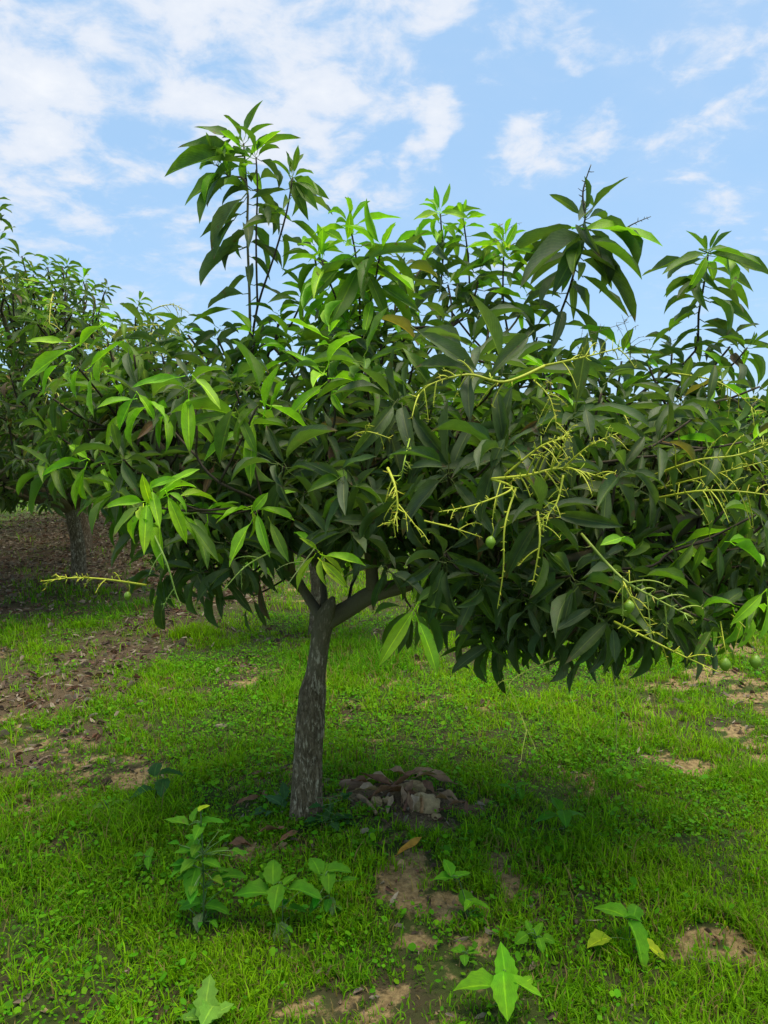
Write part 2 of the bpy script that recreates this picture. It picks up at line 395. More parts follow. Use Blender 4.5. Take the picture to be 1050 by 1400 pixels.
# ------------------------------------------------------------------ leaves
PROF = [(0, .05), (.07, .34), (.18, .70), (.33, .94), (.50, 1.0), (.66, .86), (.80, .58), (.91, .25), (1, 0)]
def leaf_shape(rng, droop, fold, wave, sharp=1.0):
    """unit leaf along +x (length 1, half-width 0.5 before scaling), petiole behind; returns verts, faces, tots, uv"""
    V = []; U = []; F = []; T = []
    p = np.array([0.0, 0.0]); th = 0.15 + rng.uniform(-.1, .1); prev = 0
    side = rng.uniform(-.12, .12); ph = rng.uniform(0, 6.28); fr = rng.uniform(6, 10); tw = rng.uniform(-.5, .5)
    spine = []
    for t, w in PROF:
        th_t = th - droop * (t ** 1.2)
        p = p + np.array([math.cos(th_t), math.sin(th_t)]) * (t - prev); prev = t
        spine.append((p.copy(), th_t, t, w ** sharp))
    for (p, th_t, t, w) in spine[:-1]:
        nrm = np.array([-math.sin(th_t), math.cos(th_t)])
        for k, s in enumerate((-1, 0, 1)):
            f = abs(s)
            yy = s*w*0.5*math.cos(fold*0.8) + side*t*t
            zz = f*w*0.5*math.sin(fold)*.8 + .6*wave*w*f*f*math.sin(ph + fr*t + (2.1 if s > 0 else 0)) + tw*t*s*w*0.12
            V.append((p[0]+nrm[0]*zz, yy, p[1]+nrm[1]*zz)); U.append((t, 0.5+s*0.5))
    p = spine[-1][0]; V.append((p[0], side, p[1])); U.append((1, .5)); tip = len(V)-1
    n = len(spine)-1
    for i in range(n-1):
        for k in range(2):
            a = i*3+k; F += [a, a+3, a+4, a+1]; T.append(4)
    for k in range(2):
        a = (n-1)*3+k; F += [a, tip, a+1]; T.append(3)
    b = len(V); pl = 0.17                                   # petiole: three-sided
    for x, z, r in ((-pl, -0.02, .055), (0.03, -0.005, .035)):
        for k in range(3):
            an = 2.09*k + .5; V.append((x, math.cos(an)*r, z+math.sin(an)*r*0.26)); U.append((0.02, 0.5))
    for k in range(3):
        F += [b+k, b+(k+1) % 3, b+3+(k+1) % 3, b+3+k]; T.append(4)
    return np.array(V, np.float32), np.array(F), np.array(T), np.array(U, np.float32)
_lr = random.Random(3)
SHAPES = [leaf_shape(_lr, d, f, w) for d, f, w in
          [(.25, .30, .05), (.5, .38, .06), (.8, .30, .05), (1.1, .42, .07), (.45, .20, .09), (.7, .5, .05), (1.3, .35, .06), (.35, .45, .10), (.9, .25, .08), (.6, .33, .12), (.15, .25, .06), (1.0, .5, .09)]]
YOUNG_SHAPES = SHAPES
PAL = {'mature': [(.050, .086, .016), (.058, .098, .020), (.070, .112, .025), (.084, .124, .038), (.054, .105, .016), (.098, .136, .052)],
       'worn':   [(.16, .15, .03), (.20, .13, .04), (.11, .07, .03)],
       'mid':    [(.080, .155, .007), (.098, .185, .008), (.112, .205, .011), (.085, .168, .012)],
       'young':  [(.17, .38, .006), (.20, .42, .007), (.23, .45, .009), (.25, .45, .012)],
       'yellow': [(.36, .50, .012), (.32, .48, .010)]}
class Leaves:
    """all leaves of one tree: placed first, then split into single leaf parts and one mass"""
    def __init__(s): s.items = []          # (matrix 3x3 rows, origin, shape index, class, tone, width)
    def add(s, origin, direction, up_hint, L, Wd, cls, rng, roll=.45, flat=False):
        d = direction.normalized(); z = up_hint - d*up_hint.dot(d)
        z = z.normalized() if z.length > 1e-4 else d.orthogonal().normalized()
        z = Quaternion(d, rng.gauss(0, roll)) @ z
        y = z.cross(d)
        m = Matrix((d*L, y*Wd, z*L)).transposed()
        s.items.append((m, origin + d*(0.17*L), rng.choice((0, 4, 7, 10, 1)) if flat else rng.randrange(len(SHAPES)), cls, rng.randrange(len(PAL[cls]))))
def whorl(LV, P, D, n, L, cls, rng, span=0.09, spread=(50, 105), droop=0.26, ratio=(0.18, 0.245), tip=None):
    """leaves in a spiral round the end of a twig that arrives at P in direction D"""
    D = D.normalized(); a = D.orthogonal().normalized(); b = D.cross(a); az = rng.uniform(0, 6.28)
    for i in range(n):
        t = i / max(n-1, 1); az += 2.4 + rng.uniform(-.35, .35)
        inc = R(spread[1] + (spread[0]-spread[1])*t + rng.uniform(-12, 12))
        o = P - D*(span*(1-t))
        rad = a*math.cos(az) + b*math.sin(az)
        d = D*math.cos(inc) + rad*math.sin(inc); d.z -= droop*rng.uniform(.5, 1.5); d.normalize()
        l = L*rng.uniform(.62, 1.08)*(1 - 0.25*t*(rng.random() < .5))
        c = cls
        if isinstance(cls, (list, tuple)): c = rng.choice(cls)
        if tip and t > 0.72: c = tip
        if c == 'mature' and rng.random() < .022: c = 'worn'
        LV.add(o, d, Vector((0, 0, 1)) + D*0.5 + Vector((rng.gauss(0, .2), rng.gauss(0, .2), 0)), l, l*rng.uniform(*ratio), c, rng)

# ---- the branch skeleton: nodes with parents, radius from the leaf load
class Skeleton:
    def __init__(s): s.p = []; s.par = []; s.load = []
    def node(s, p, par): s.p.append(Vector(p)); s.par.append(par); s.load.append(0.0); return len(s.p)-1
    def path(s, pts, par):
        out = []
        for p in pts: par = s.node(p, par); out.append(par)
        return out
    def nearest(s, p, root, bias=0.35):
        best, bi = 1e9, 0
        for i, q in enumerate(s.p):
            d = (q-p).length + bias*max(0.0, (q-root).length - (p-root).length)*2 + max(0.0, q.z-p.z-.05)*0.5
            if d < best: best, bi = d, i
        return bi
    def attach(s, P, D, root, rng, load=1.0):
        i = s.nearest(P - D*0.2, root); q = s.p[i]; v = P - q; L = v.length
        n = max(1, int(L/0.14)); par = i
        for k in range(1, n+1):
            t = k/(n+1); h = q + v*t
            h = h + (P - D*(1-t)*L*0.5 - h)*0.35*t + Vector((rng.gauss(0, .012), rng.gauss(0, .012), rng.gauss(0, .010) - .02*math.sin(3.14*t)))
            par = s.node(h, par)
        e = s.node(P, par); s.load[e] += load
        return e
    def finish(s):
        tot = list(s.load)
        for i in range(len(s.p)-1, -1, -1):
            if s.par[i] >= 0: tot[s.par[i]] += tot[i]
        s.tot = tot
    def chains(s):
        kids = {}
        for i, a in enumerate(s.par): kids.setdefault(a, []).append(i)
        out = []
        stack = [(r, None) for r in kids.get(-1, [])]
        while stack:
            i, frm = stack.pop(); ch = [frm] if frm is not None else []
            while True:
                ch.append(i); k = kids.get(i, [])
                if not k: break
                k = sorted(k, key=lambda j: -s.tot[j])
                for j in k[1:]: stack.append((j, i))
                i = k[0]
            out.append(ch)
        return out

def rand_in(rng):
    while True:
        v = Vector((rng.uniform(-1, 1), rng.uniform(-1, 1), rng.uniform(-1, 1)))
        if 0.05 < v.length <= 1: return v
def crown_points(ells, spacing, count, rng, inner=0.55):
    """scatter twig ends through the outer part of a union of ellipsoids, kept apart by spacing"""
    pts = []; tries = 0; vol = [e[1][0]*e[1][1]*e[1][2]*e[2] for e in ells]
    while len(pts) < count and tries < count*40:
        tries += 1
        c, r, w = rng.choices(ells, vol)[0]
        u = rand_in(rng)
        p = c + Vector((u.x*r[0], u.y*r[1], u.z*r[2]))
        dd = min(((p-c2).x/r2[0])**2 + ((p-c2).y/r2[1])**2 + ((p-c2).z/r2[2])**2 for c2, r2, _ in ells)
        if dd < inner**2 and rng.random() > 0.25: continue
        if any((p-q[0]).length < spacing for q in pts): continue
        nrm = Vector((u.x/r[0], u.y/r[1], u.z/r[2])).normalized()
        pts.append((p, nrm))
    return pts

def flower_stalk(points, r0, rng, col, spurs=14, spur_len=0.03, sub=6, side=0, side_len=0.10):
    A = Acc(); pts = catmull(points, sub); n = len(pts)
    v, f, t, u = tube(pts, [r0*(1-0.65*i/(n-1)) for i in range(n)], 5); A.add(v, f, t, col, u)
    tot_dirs = []
    def spur(p, d, L, r):
        q = [p, p + d*L*0.5 + Vector((0, 0, -.04*L)), p + d*L]
        v, f, t, u = tube(q, [r, r*.8, r*.55], 4); A.add(v, f, t, [c*rng.uniform(.8, 1.2) for c in col], u)
    side = int(side*1.5+.5)
    for s in range(side):                                   # longer side branches
        i = int(n*(0.25 + 0.7*s/max(side, 1))); i = min(i, n-2); t = (pts[i+1]-pts[i]).normalized()
        a = t.orthogonal().normalized(); a = Quaternion(t, rng.uniform(0, 6.28)) @ a
        d = (a*0.9 + t*0.6 + Vector((0, 0, -.15))).normalized(); L = side_len*rng.uniform(.5, 1.2)*(1-.4*i/n)
        q = [pts[i], pts[i]+d*L*.4, pts[i]+d*L*.75+Vector((0, 0, -.1*L)), pts[i]+d*L+Vector((0, 0, -.25*L))]
        q = catmull(q, 3); v, f, tt, u = tube(q, [r0*.55*(1-.6*k/len(q)) for k in range(len(q))], 4); A.add(v, f, tt, col, u)
        for k in range(5):
            j = rng.randrange(2, len(q)); spur(q[j], rand_in(rng).normalized(), 0.008*rng.uniform(.6, 1.8), .0009)
    for k in range(spurs):
        i = rng.randrange(int(n*.15), n-1); t = (pts[i+1]-pts[i]).normalized()
        a = Quaternion(t, rng.uniform(0, 6.28)) @ t.orthogonal().normalized()
        spur(pts[i], (a+t*.4).normalized(), spur_len*rng.uniform(.25, 1.0), r0*.4)
    return A
def fruit_mesh():
    A = Acc(); n, s = 10, 12; pts = []; rad = []
    for i in range(n+1):
        t = i/n; an = math.pi*t; pts.append(Vector((0.10*math.sin(an), 0, -t*1.0))); rad.append(max(0.36*math.sin(an)**0.8*(1+.12*math.cos(an)), .004))
    v, f, t, u = tube(pts, rad, s); A.add(v, f, t)
    return A.mesh('fruit', M_FRUIT)
FRUIT = fruit_mesh()

def trunk_object(parent, pts, radii, rough_fn, sides=40, sub=14, amp=0.05, name='trunk', seed=0):
    P = catmull(pts, sub)
    rr = np.interp(np.linspace(0, len(radii)-1, len(P)), range(len(radii)), radii)
    zs = np.array([p.z for p in P])
    def wob(t, an, p):
        g = rough_fn(t)
        a = np.array([math.cos(an)*2.2+9]); 
        q = float(fbm(a + seed, np.array([math.sin(an)*2.2 + p.z*7]), 5, 2)[0]) - .5
        rid = float(fbm(np.array([an*4.2 % 26.389]), np.array([p.z*16]), 8+seed, 3)[0]) - .5
        return 1 + q*0.14 + rid*amp*4*g
    v, f, t, u = tube(P, list(rr), sides, True, wob)
    A = Acc(); A.add(v, f, t, (1, 1, 1), u)
    me = A.mesh(name, M_BARK)
    at_ = me.attributes.new('rough_bark', 'FLOAT', 'POINT')
    at_.data.foreach_set('value', np.array([rough_fn(uu[1]) for uu in u], np.float32))
    return link(bpy.data.objects.new(name, me), parent)

def build_wood(root, sk, main_chains, rad, twig_col, min_limb=0.011):
    """thick chains become limb parts, the rest one mass of twigs"""
    sk.finish(); A = Acc(); loc = root.location
    for ch in sk.chains():
        if len(ch) < 2: continue
        pts = [sk.p[i]-loc for i in ch]; rs = [rad(sk.tot[i]) for i in ch]
        if ch[0] != -1 and len(ch) > 1: rs[0] = min(rs[0], rs[1]*1.25)
        P = catmull(pts, 3); r = list(np.interp(np.linspace(0, len(rs)-1, len(P)), range(len(rs)), rs))
        if rs[0] >= min_limb or rs[1] >= min_limb:
            B = Acc(); v, f, t, u = tube(P, r, 12, True, lambda tt, an, p: 1 + .10*math.sin(an*3 + p.z*30) * .6)
            B.add(v, f, t, (1, 1, 1), u); B.build('limb', M_BARK, root)
        else:
            k = RNG.uniform(.75, 1.25); v, f, t, u = tube(P, r, 5); A.add(v, f, t, [c*k for c in twig_col], u)
    if A.v:
        o = A.build('twigs', M_TWIG, root); o['kind'] = 'stuff'

ALL = []                                                    # (root, Leaves, number of single leaves)
# =================================================================== the mango tree in front
D0 = 2.80
base = ground_at(418, 1113); base.z -= 0.02
tree = empty('mango_tree', base)
tag(tree, 'young mango tree with slim forked trunk, broad leafy crown and yellow flower stalks', 'tree', 'mango trees of the orchard')
dT = base.y
TP = [base + Vector((0, 0, -.03)), at(419, 1085, dT), at(421, 1030, dT), at(424, 985, dT), at(428, 945, dT+.01), at(431, 925, dT+.01), at(436, 890, dT+.02), at(441, 858, dT+.02), at(446, 840, dT+.02), at(452, 826, dT+.02), at(456, 816, dT+.02)]
TR = [.070, .057, .053, .051, .050, .039, .035, .037, .033, .022, .006]
trunk = trunk_object(tree, [p - base for p in TP], TR, lambda t: float(np.interp(t, [0, .40, .48, .53, 1], [1, 1, .85, .5, .32])), 56, 16, .055)
fork = at(442, 850, dT+.02)
sk = Skeleton()
f0 = sk.node(fork, -1)
A1 = sk.path([at(475, 832, 2.8), at(510, 812, 2.76), at(560, 797, 2.70), at(620, 760, 2.62), at(690, 710, 2.58), at(760, 650, 2.55), at(815, 585, 2.55)], f0)
A2 = sk.path([at(640, 785, 2.55), at(720, 775, 2.42), at(800, 760, 2.36), at(880, 730, 2.38), at(960, 700, 2.45)], A1[2])
B1 = sk.path([at(420, 815, 2.86), at(400, 785, 2.85), at(350, 735, 2.78), at(290, 680, 2.7), at(225, 620, 2.65), at(160, 570, 2.65)], f0)
C1 = sk.path([at(440, 790, 2.95), at(405, 710, 3.0), at(370, 620, 3.0), at(350, 540, 2.97), at(343, 480, 2.95)], f0)
D1 = sk.path([at(490, 780, 3.0), at(560, 700, 3.15), at(640, 610, 3.2), at(710, 530, 3.2), at(750, 475, 3.15)], A1[0])
E1 = sk.path([at(505, 740, 2.75), at(500, 660, 2.75), at(497, 570, 2.8), at(492, 480, 2.8)], A1[1])
G1 = sk.path([at(850, 560, 2.75), at(905, 520, 2.8), at(950, 480, 2.85)], A1[5])
H1 = sk.path([at(610, 690, 2.5), at(625, 600, 2.45), at(640, 500, 2.55)], A1[3])
I1 = sk.path([at(390, 740, 2.6), at(360, 690, 2.35), at(300, 660, 2.25)], B1[1])
J1 = sk.path([at(560, 780, 2.45), at(600, 800, 2.25)], A1[1])
LV = Leaves(); rng = random.Random(21)
FEAT = []
def W_(px, py, d, aim, n, L, cls, **kw):
    """a leafy twig end at a photo position and depth; aim = direction the twig points in"""
    P = at(px, py, d); D = Vector(aim).normalized()
    if cls != 'mature' and 'droop' in kw and kw['droop'] > .4: FEAT.append(P)
    sk.attach(P - D*.05, D, fork, rng, n/10)
    whorl(LV, P, D, n, L, cls, rng, **kw)
# tall shoots above the crown: stem points, then the leaves along it
def shoot(par, pts, groups, load=1.0):
    ids = sk.path([at(*p) for p in pts], par)
    for j, i in enumerate(ids): sk.load[i] += load*(.12 if j == len(ids)-1 else .88/(len(ids)-1))
    cp = catmull([sk.p[par]] + [at(*p) for p in pts], 8)
    for t0, t1, n, L, cls, spread, droop in groups:
        az = rng.uniform(0, 6.28)
        for k in range(n):
            t = t0 + (t1-t0)*k/max(n-1, 1); x = t*(len(cp)-1); i = min(int(x), len(cp)-2)
            p = cp[i].lerp(cp[i+1], x-i); ax = (cp[i+1]-cp[i]).normalized(); az += 2.4 + rng.uniform(-.4, .4)
            a = ax.orthogonal().normalized(); b = ax.cross(a); inc = R(spread + rng.uniform(-15, 15))
            d = ax*math.cos(inc) + (a*math.cos(az)+b*math.sin(az))*math.sin(inc); d.z -= droop*rng.uniform(.5, 1.5)
            c = rng.choice(cls) if isinstance(cls, (list, tuple)) else cls
            l = L*rng.uniform(.7, 1.1)
            LV.add(p, d, Vector((0, 0, 1)) + ax*.4, l, l*rng.uniform(.18, .24), c, rng)
    ax = (cp[-1]-cp[-2]).normalized(); c = groups[-1][4]; c = c[0] if isinstance(c, (list, tuple)) else c
    whorl(LV, cp[-1] + ax*.01, ax, 5, groups[-1][3]*.75, c, rng, span=.015, spread=(25, 65), droop=.12)
    return ids
S1 = shoot(C1[-1], [(341, 400, 2.93), (338, 320, 2.93), (337, 250, 2.93), (333, 196, 2.93)],
      [(.05, .45, 11, .17, 'mature', 90, .35), (.45, .78, 11, .20, ['mature', 'mid', 'mature'], 95, .5), (.78, 1.0, 8, .18, ['mid', 'young', 'mid'], 78, .35)], 2)
S1b = shoot(C1[-1], [(352, 420, 2.9), (350, 330, 2.88), (352, 260, 2.88), (350, 215, 2.88)], [(.5, 1.0, 9, .17, ['mid', 'mature'], 85, .4)], 1)
shoot(S1b[0], [(375, 350, 2.85), (392, 290, 2.84), (400, 243, 2.84)], [(.45, 1.0, 10, .16, ['mid', 'mid', 'mature'], 85, .4)], 1)
shoot(S1[2], [(312, 240, 2.9), (296, 225, 2.88)], [(.5, 1.0, 6, .15, ['mid', 'young'], 70, .3)], .6)
shoot(E1[-1], [(492, 420, 2.78), (488, 360, 2.76), (478, 305, 2.75)], [(.25, .8, 14, .20, ['young', 'mid', 'mid'], 85, .6), (.8, 1.0, 8, .15, 'young', 75, .35)], 1.5)
shoot(E1[-1], [(510, 400, 2.7), (520, 345, 2.66)], [(.35, 1.0, 16, .20, ['young', 'mid', 'mid'], 88, .55)], 1.5)
shoot(E1[-1], [(460, 410, 2.72), (440, 355, 2.7)], [(.35, 1.0, 13, .18, ['young', 'mid'], 88, .55)], 1)
shoot(D1[3], [(612, 420, 3.1), (606, 350, 3.05), (602, 292, 3.05)], [(.35, .75, 9, .16, ['mid', 'mature'], 90, .4), (.75, 1, 11, .15, ['young', 'mid'], 80, .35)], 1)
shoot(D1[3], [(650, 430, 3.05), (640, 350, 3.0), (633, 298, 3.0)], [(.4, .75, 7, .15, ['mid', 'mature'], 90, .4), (.75, 1, 9, .13, ['young', 'mid'], 80, .3)], 1)
shoot(D1[3], [(690, 430, 2.95), (688, 370, 2.92), (690, 330, 2.9)], [(.35, .75, 9, .16, ['mid', 'mature'], 90, .4), (.75, 1, 12, .15, ['young', 'yellow', 'mid'], 80, .3)], 1)
shoot(D1[-1], [(762, 440, 2.9), (780, 390, 2.82), (795, 330, 2.8), (800, 298, 2.8)], [(.18, .55, 9, .20, 'mature', 92, .5), (.55, 1.0, 20, .235, ['mature', 'mature', 'mature', 'mid'], 92, .55)], 2)
shoot(G1[-1], [(955, 430, 2.82), (963, 385, 2.8), (968, 348, 2.8)], [(.0, .5, 9, .19, ['mature', 'mature', 'mid'], 95, .5), (.5, 1.0, 16, .185, ['mid', 'mid', 'young', 'mature'], 85, .4)], 1.5)
shoot(G1[1], [(960, 530, 2.75), (1000, 500, 2.72), (1022, 475, 2.7)], [(.4, 1, 11, .14, ['mid', 'young', 'mature'], 85, .4)], 1)
# bright young flushes and other clusters one can pick out
for px, py, d, aim, n, L, cls in [
    (85, 492, 2.45, (-.8, -.4, .4), 9, .17, 'young'), (135, 445, 2.6, (-.4, -.2, .8), 9, .17, ['young', 'mid']), (170, 470, 2.5, (-.3, -.5, .5), 9, .17, ['mature', 'mid']),
    (108, 632, 2.4, (-.8, -.4, .1), 8, .14, ['young', 'mid', 'young']), (200, 545, 2.3, (-.5, -.6, .5), 9, .17, ['young', 'mid', 'young']),
    (255, 525, 2.25, (-.2, -.7, .5), 10, .185, ['young', 'young', 'mid', 'mature']), (360, 540, 2.2, (.4, -.6, .5), 8, .20, ['young', 'mid', 'young', 'mid']),
    (335, 575, 2.25, (.1, -.8, .3), 8, .18, ['mid', 'mature', 'young']),
    (195, 688, 2.1, (-.6, -.6, .3), 9, .155, ['young', 'yellow', 'young']), (225, 672, 2.12, (-.1, -.9, .3), 5, .14, ['young', 'yellow']),
    (345, 690, 2.2, (.2, -.9, .2), 8, .155, ['young', 'young', 'mid']), (262, 700, 2.2, (-.2, -.8, .1), 5, .16, ['mid', 'young']),
    (440, 755, 2.1, (.3, -.9, .1), 8, .125, ['young', 'yellow', 'mid']),
    (570, 832, 2.2, (.3, -.8, .1), 10, .165, ['mid', 'young', 'mid', 'mature']), 
    (1045, 825, 1.95, (.5, -.8, .3), 9, .14, ['young', 'young', 'mid']), (830, 740, 2.05, (.3, -.9, .3), 8, .11, ['young', 'mid', 'mature']),
    (380, 632, 2.15, (-.2, -.9, .3), 9, .18, 'mature'), (472, 660, 2.1, (-.1, -.9, .4), 10, .16, ['mature', 'mature', 'mid']), (545, 545, 2.2, (-.4, -.8, .4), 10, .20, 'mature'),
    (640, 470, 2.25, (-.1, -.6, .8), 9, .235, 'mature'), (690, 505, 2.15, (.3, -.8, .5), 7, .22, 'mature'), (610, 645, 2.1, (-.2, -.9, .3), 10, .19, 'mature'),
    (560, 690, 2.15, (.1, -.9, .1), 9, .19, 'mature'), (690, 610, 2.0, (.2, -.9, .4), 9, .18, 'mature'), (470, 720, 2.15, (-.4, -.8, .3), 10, .19, 'mature'),
    (790, 560, 2.1, (.2, -.8, .5), 9, .19, 'mature'), (860, 640, 2.0, (.4, -.8, .4), 9, .175, 'mature'), (745, 700, 1.98, (0, -.9, .2), 9, .18, 'mature'),
    (910, 600, 2.1, (.5, -.7, .4), 9, .18, 'mature'), (985, 610, 2.1, (.7, -.6, .2), 9, .17, ['mid', 'mature', 'mid']), (965, 560, 2.2, (.5, -.5, .5), 8, .18, ['mature', 'mid']),
    (820, 840, 2.05, (.1, -.7, -.5), 9, .19, 'mature'), (760, 850, 2.2, (-.2, -.6, -.6), 9, .18, 'mature'), (680, 880, 2.3, (-.2, -.5, -.7), 9, .17, 'mature'),
    (640, 860, 2.4, (-.6, -.3, -.6), 8, .16, 'mature'), (880, 790, 2.0, (.4, -.8, -.1), 9, .17, ['mature', 'mature', 'mid']), (930, 815, 2.0, (.6, -.7, -.1), 9, .16, ['mature', 'mid']),
    (850, 880, 2.3, (.3, -.3, -.8), 8, .16, 'mature'), (985, 870, 2.0, (.4, -.5, -.7), 6, .15, ['mature', 'mid']), (1000, 740, 2.05, (.8, -.6, 0), 9, .15, ['mid', 'mature', 'young']),
    (1040, 600, 2.2, (.9, -.4, .2), 8, .15, ['mid', 'young']), (1060, 700, 2.1, (.9, -.4, .2), 9, .15, ['mid', 'mature']), (1060, 520, 2.5, (.9, -.2, .4), 8, .15, ['mid', 'mature']),
    (205, 783, 2.4, (-.7, -.4, -.1), 8, .15, 'mature'), (250, 770, 2.4, (-.5, -.5, -.3), 9, .17, 'mature'), (350, 790, 2.5, (-.4, -.5, -.5), 8, .16, 'mature'),
    (210, 800, 2.7, (-.3, -.3, -.8), 6, .13, 'mature'), (335, 830, 2.7, (-.5, -.2, -.7), 5, .14, 'mature'),
    (300, 800, 2.5, (-.4, -.5, -.5), 9, .17, 'mature'), (270, 785, 2.3, (-.5, -.6, -.3), 9, .17, 'mature'), (225, 790, 2.5, (-.6, -.4, -.4), 9, .17, 'mature'), (330, 770, 2.3, (-.1, -.8, -.4), 9, .17, 'mature'),
    (300, 745, 2.25, (-.2, -.9, -.1), 9, .17, 'mature'),
    (530, 780, 2.2, (.1, -.9, -.2), 9, .16, 'mature'), (610, 770, 2.1, (0, -.9, -.2), 10, .17, 'mature'), (660, 800, 2.1, (.1, -.8, -.4), 10, .17, 'mature'),
    (720, 830, 2.1, (0, -.8, -.5), 10, .17, 'mature'), (790, 800, 2.0, (.1, -.9, -.3), 10, .17, 'mature'), (900, 850, 2.1, (.3, -.6, -.6), 9, .16, 'mature'), (940, 870, 2.2, (.5, -.4, -.6), 8, .15, 'mature')]:
    kw = dict(droop=.5, spread=(65, 120)) if cls != 'mature' else {}
    W_(px, py, d, aim, max(4, n-3) if kw else n, L, cls, **kw)
for px, py, d in [(415, 395, 2.9), (445, 420, 2.85), (530, 405, 2.85), (560, 385, 2.9), (575, 430, 2.8), (640, 405, 2.95), (670, 425, 2.85), (720, 400, 2.9), (730, 445, 2.8), (300, 445, 2.9), (255, 440, 2.85),
                  (380, 425, 2.9), (395, 460, 2.7), (850, 475, 2.8), (885, 480, 2.7), (920, 465, 2.8), (1000, 455, 2.8), (610, 372, 3.0), (655, 368, 2.95), (820, 500, 2.7), (545, 350, 2.85), (585, 345, 3.0), (430, 330, 2.85),
                  (700, 470, 2.75), (610, 440, 2.8), (480, 440, 2.75), (520, 450, 2.7), (200, 450, 2.8), (150, 470, 2.75), (345, 450, 2.8), (760, 500, 2.6), (665, 480, 2.7), (940, 500, 2.7), (1030, 530, 2.7), (980, 520, 2.65)]:
    W_(px, py, d, (rng.uniform(-.4, .4), rng.uniform(-.5, .2), 1), rng.randint(8, 11), rng.uniform(.14, .175), 'mature' if rng.random() < .45 else ['mature', 'mid', 'mid', 'young'], droop=.3)
# the leaves that stand out most: base and tip as seen, each at its own depth
HERO = {'young': [(2.04, [(200, 690, 197, 755), (208, 672, 218, 720), (230, 680, 257, 740), (194, 686, 142, 696), (226, 667, 270, 640), (205, 668, 238, 652)]),
                  (2.15, [(342, 716, 314, 773), (352, 704, 368, 760), (356, 696, 400, 714), (346, 698, 364, 674)]),
                  (2.18, [(258, 545, 258, 620), (268, 518, 302, 556), (243, 516, 184, 532), (362, 560, 382, 498), (371, 556, 396, 524)]),
                  (2.25, [(182, 545, 160, 586), (190, 540, 212, 572), (180, 546, 134, 556)]), (2.38, [(96, 478, 30, 526), (88, 468, 38, 470), (138, 446, 104, 472)]),
                  (2.35, [(116, 640, 102, 694), (111, 630, 60, 652), (119, 626, 94, 608)]), (2.05, [(446, 760, 498, 776), (572, 850, 600, 920), (565, 835, 521, 905)]),
                  (1.92, [(1042, 812, 1000, 853), (1049, 815, 1047, 872), (850, 735, 820, 746)]), (2.72, [(475, 326, 478, 288), (471, 332, 436, 312), (800, 312, 905, 330), (965, 352, 944, 398), (600, 292, 566, 300), (603, 290, 640, 296)]),
                  (2.85, [(690, 338, 706, 306), (690, 342, 735, 345), (690, 345, 660, 362)])],
        'yellow': [(2.03, [(207, 690, 193, 650)]), (2.06, [(440, 768, 475, 801)])],
        'mid': [(2.1, [(258, 714, 294, 770), (370, 715, 392, 768), (190, 692, 158, 735), (576, 826, 642, 846), (568, 838, 592, 892), (572, 822, 604, 800), (466, 652, 424, 668)]),
                (2.2, [(312, 566, 246, 583), (318, 560, 296, 630), (326, 566, 352, 620)]),
                (2.88, [(325, 196, 267, 172), (322, 206, 244, 200), (317, 214, 221, 228), (310, 236, 254, 278), (302, 240, 272, 302), (402, 243, 449, 269), (398, 246, 420, 302), (405, 250, 434, 292), (396, 238, 388, 207)]),
                (2.68, [(496, 356, 576, 332), (480, 352, 414, 422), (490, 366, 448, 442), (506, 362, 562, 396), (502, 372, 530, 442), (970, 346, 1048, 386), (968, 341, 1040, 358), (965, 346, 906, 380), (806, 330, 886, 366)])],
        'mature': [(2.12, [(722, 460, 668, 514), (574, 455, 646, 512), (555, 840, 545, 892), (410, 688, 446, 732), (505, 713, 458, 712), (470, 650, 472, 706), (481, 650, 516, 692), (468, 640, 512, 622)]),
                   (2.02, [(830, 850, 775, 905), (838, 860, 838, 905), (700, 620, 640, 640), (690, 600, 672, 640), (800, 560, 808, 598), (560, 640, 610, 632), (760, 735, 700, 765)]),
                   (2.75, [(795, 322, 714, 396), (798, 326, 758, 402), (806, 346, 880, 432), (790, 346, 838, 372), (330, 272, 282, 336), (320, 300, 292, 352)])]}
for cls, sets in HERO.items():
    for d, ls in sets:
        for x0, y0, x1, y1 in ls:
            a = at(x0, y0, d); b = at(x1, y1, d + rng.uniform(-.07, .02)); v = b - a; L = v.length
            LV.add(a - v*.17, v, Vector((rng.gauss(0, .2), -.75, .65)), L*1.04, max(L*rng.uniform(.225, .28), .030), cls, rng, .22, True)
# the body of the crown
def E(px, py, d, rx, ry, rd, w=1.0):
    k = d/FPX; return (at(px, py, d), (rx*k, rd, ry*k), w)
crown = [E(250, 600, 2.75, 180, 125, .52), E(470, 600, 2.85, 220, 170, .70), E(720, 660, 2.70, 225, 180, .66), E(905, 680, 2.65, 150, 160, .58, .85),
         E(440, 510, 2.85, 150, 55, .35, .5), E(690, 550, 2.90, 170, 55, .35, .35), E(880, 590, 2.8, 130, 60, .35, .4), E(770, 800, 2.6, 200, 85, .55, 1.0),
         E(285, 695, 2.7, 115, 75, .45), E(140, 560, 2.7, 75, 75, .4, .6), E(1000, 730, 2.6, 100, 130, .45, .6), E(480, 685, 2.75, 160, 60, .45, .8)]
for P, nrm in sorted(crown_points(crown, .080, 800, rng, .60), key=lambda q: (q[0]-fork).length):
    if any((P-q).length < .13 or ((P-q).xy.length < .17 and 0 < P.z-q.z < .5) for q in FEAT): continue
    if P.z > 1.60 and rng.random() < .42: continue
    D = (nrm + Vector((0, 0, .45)) + rand_in(rng)*.35).normalized()
    sk.attach(P - D*.05, D, fork, rng, 1.0)
    z = P.z
    cls = rng.choices(['mature', 'mid', ['mid', 'young']], [.76, .18, .06])[0] if z < 1.62 else rng.choices(['mature', 'mid', ['mid', 'young']], [.55, .33, .12])[0]
    whorl(LV, P, D, rng.randint(8, 12), rng.uniform(.125, .175), cls, rng)
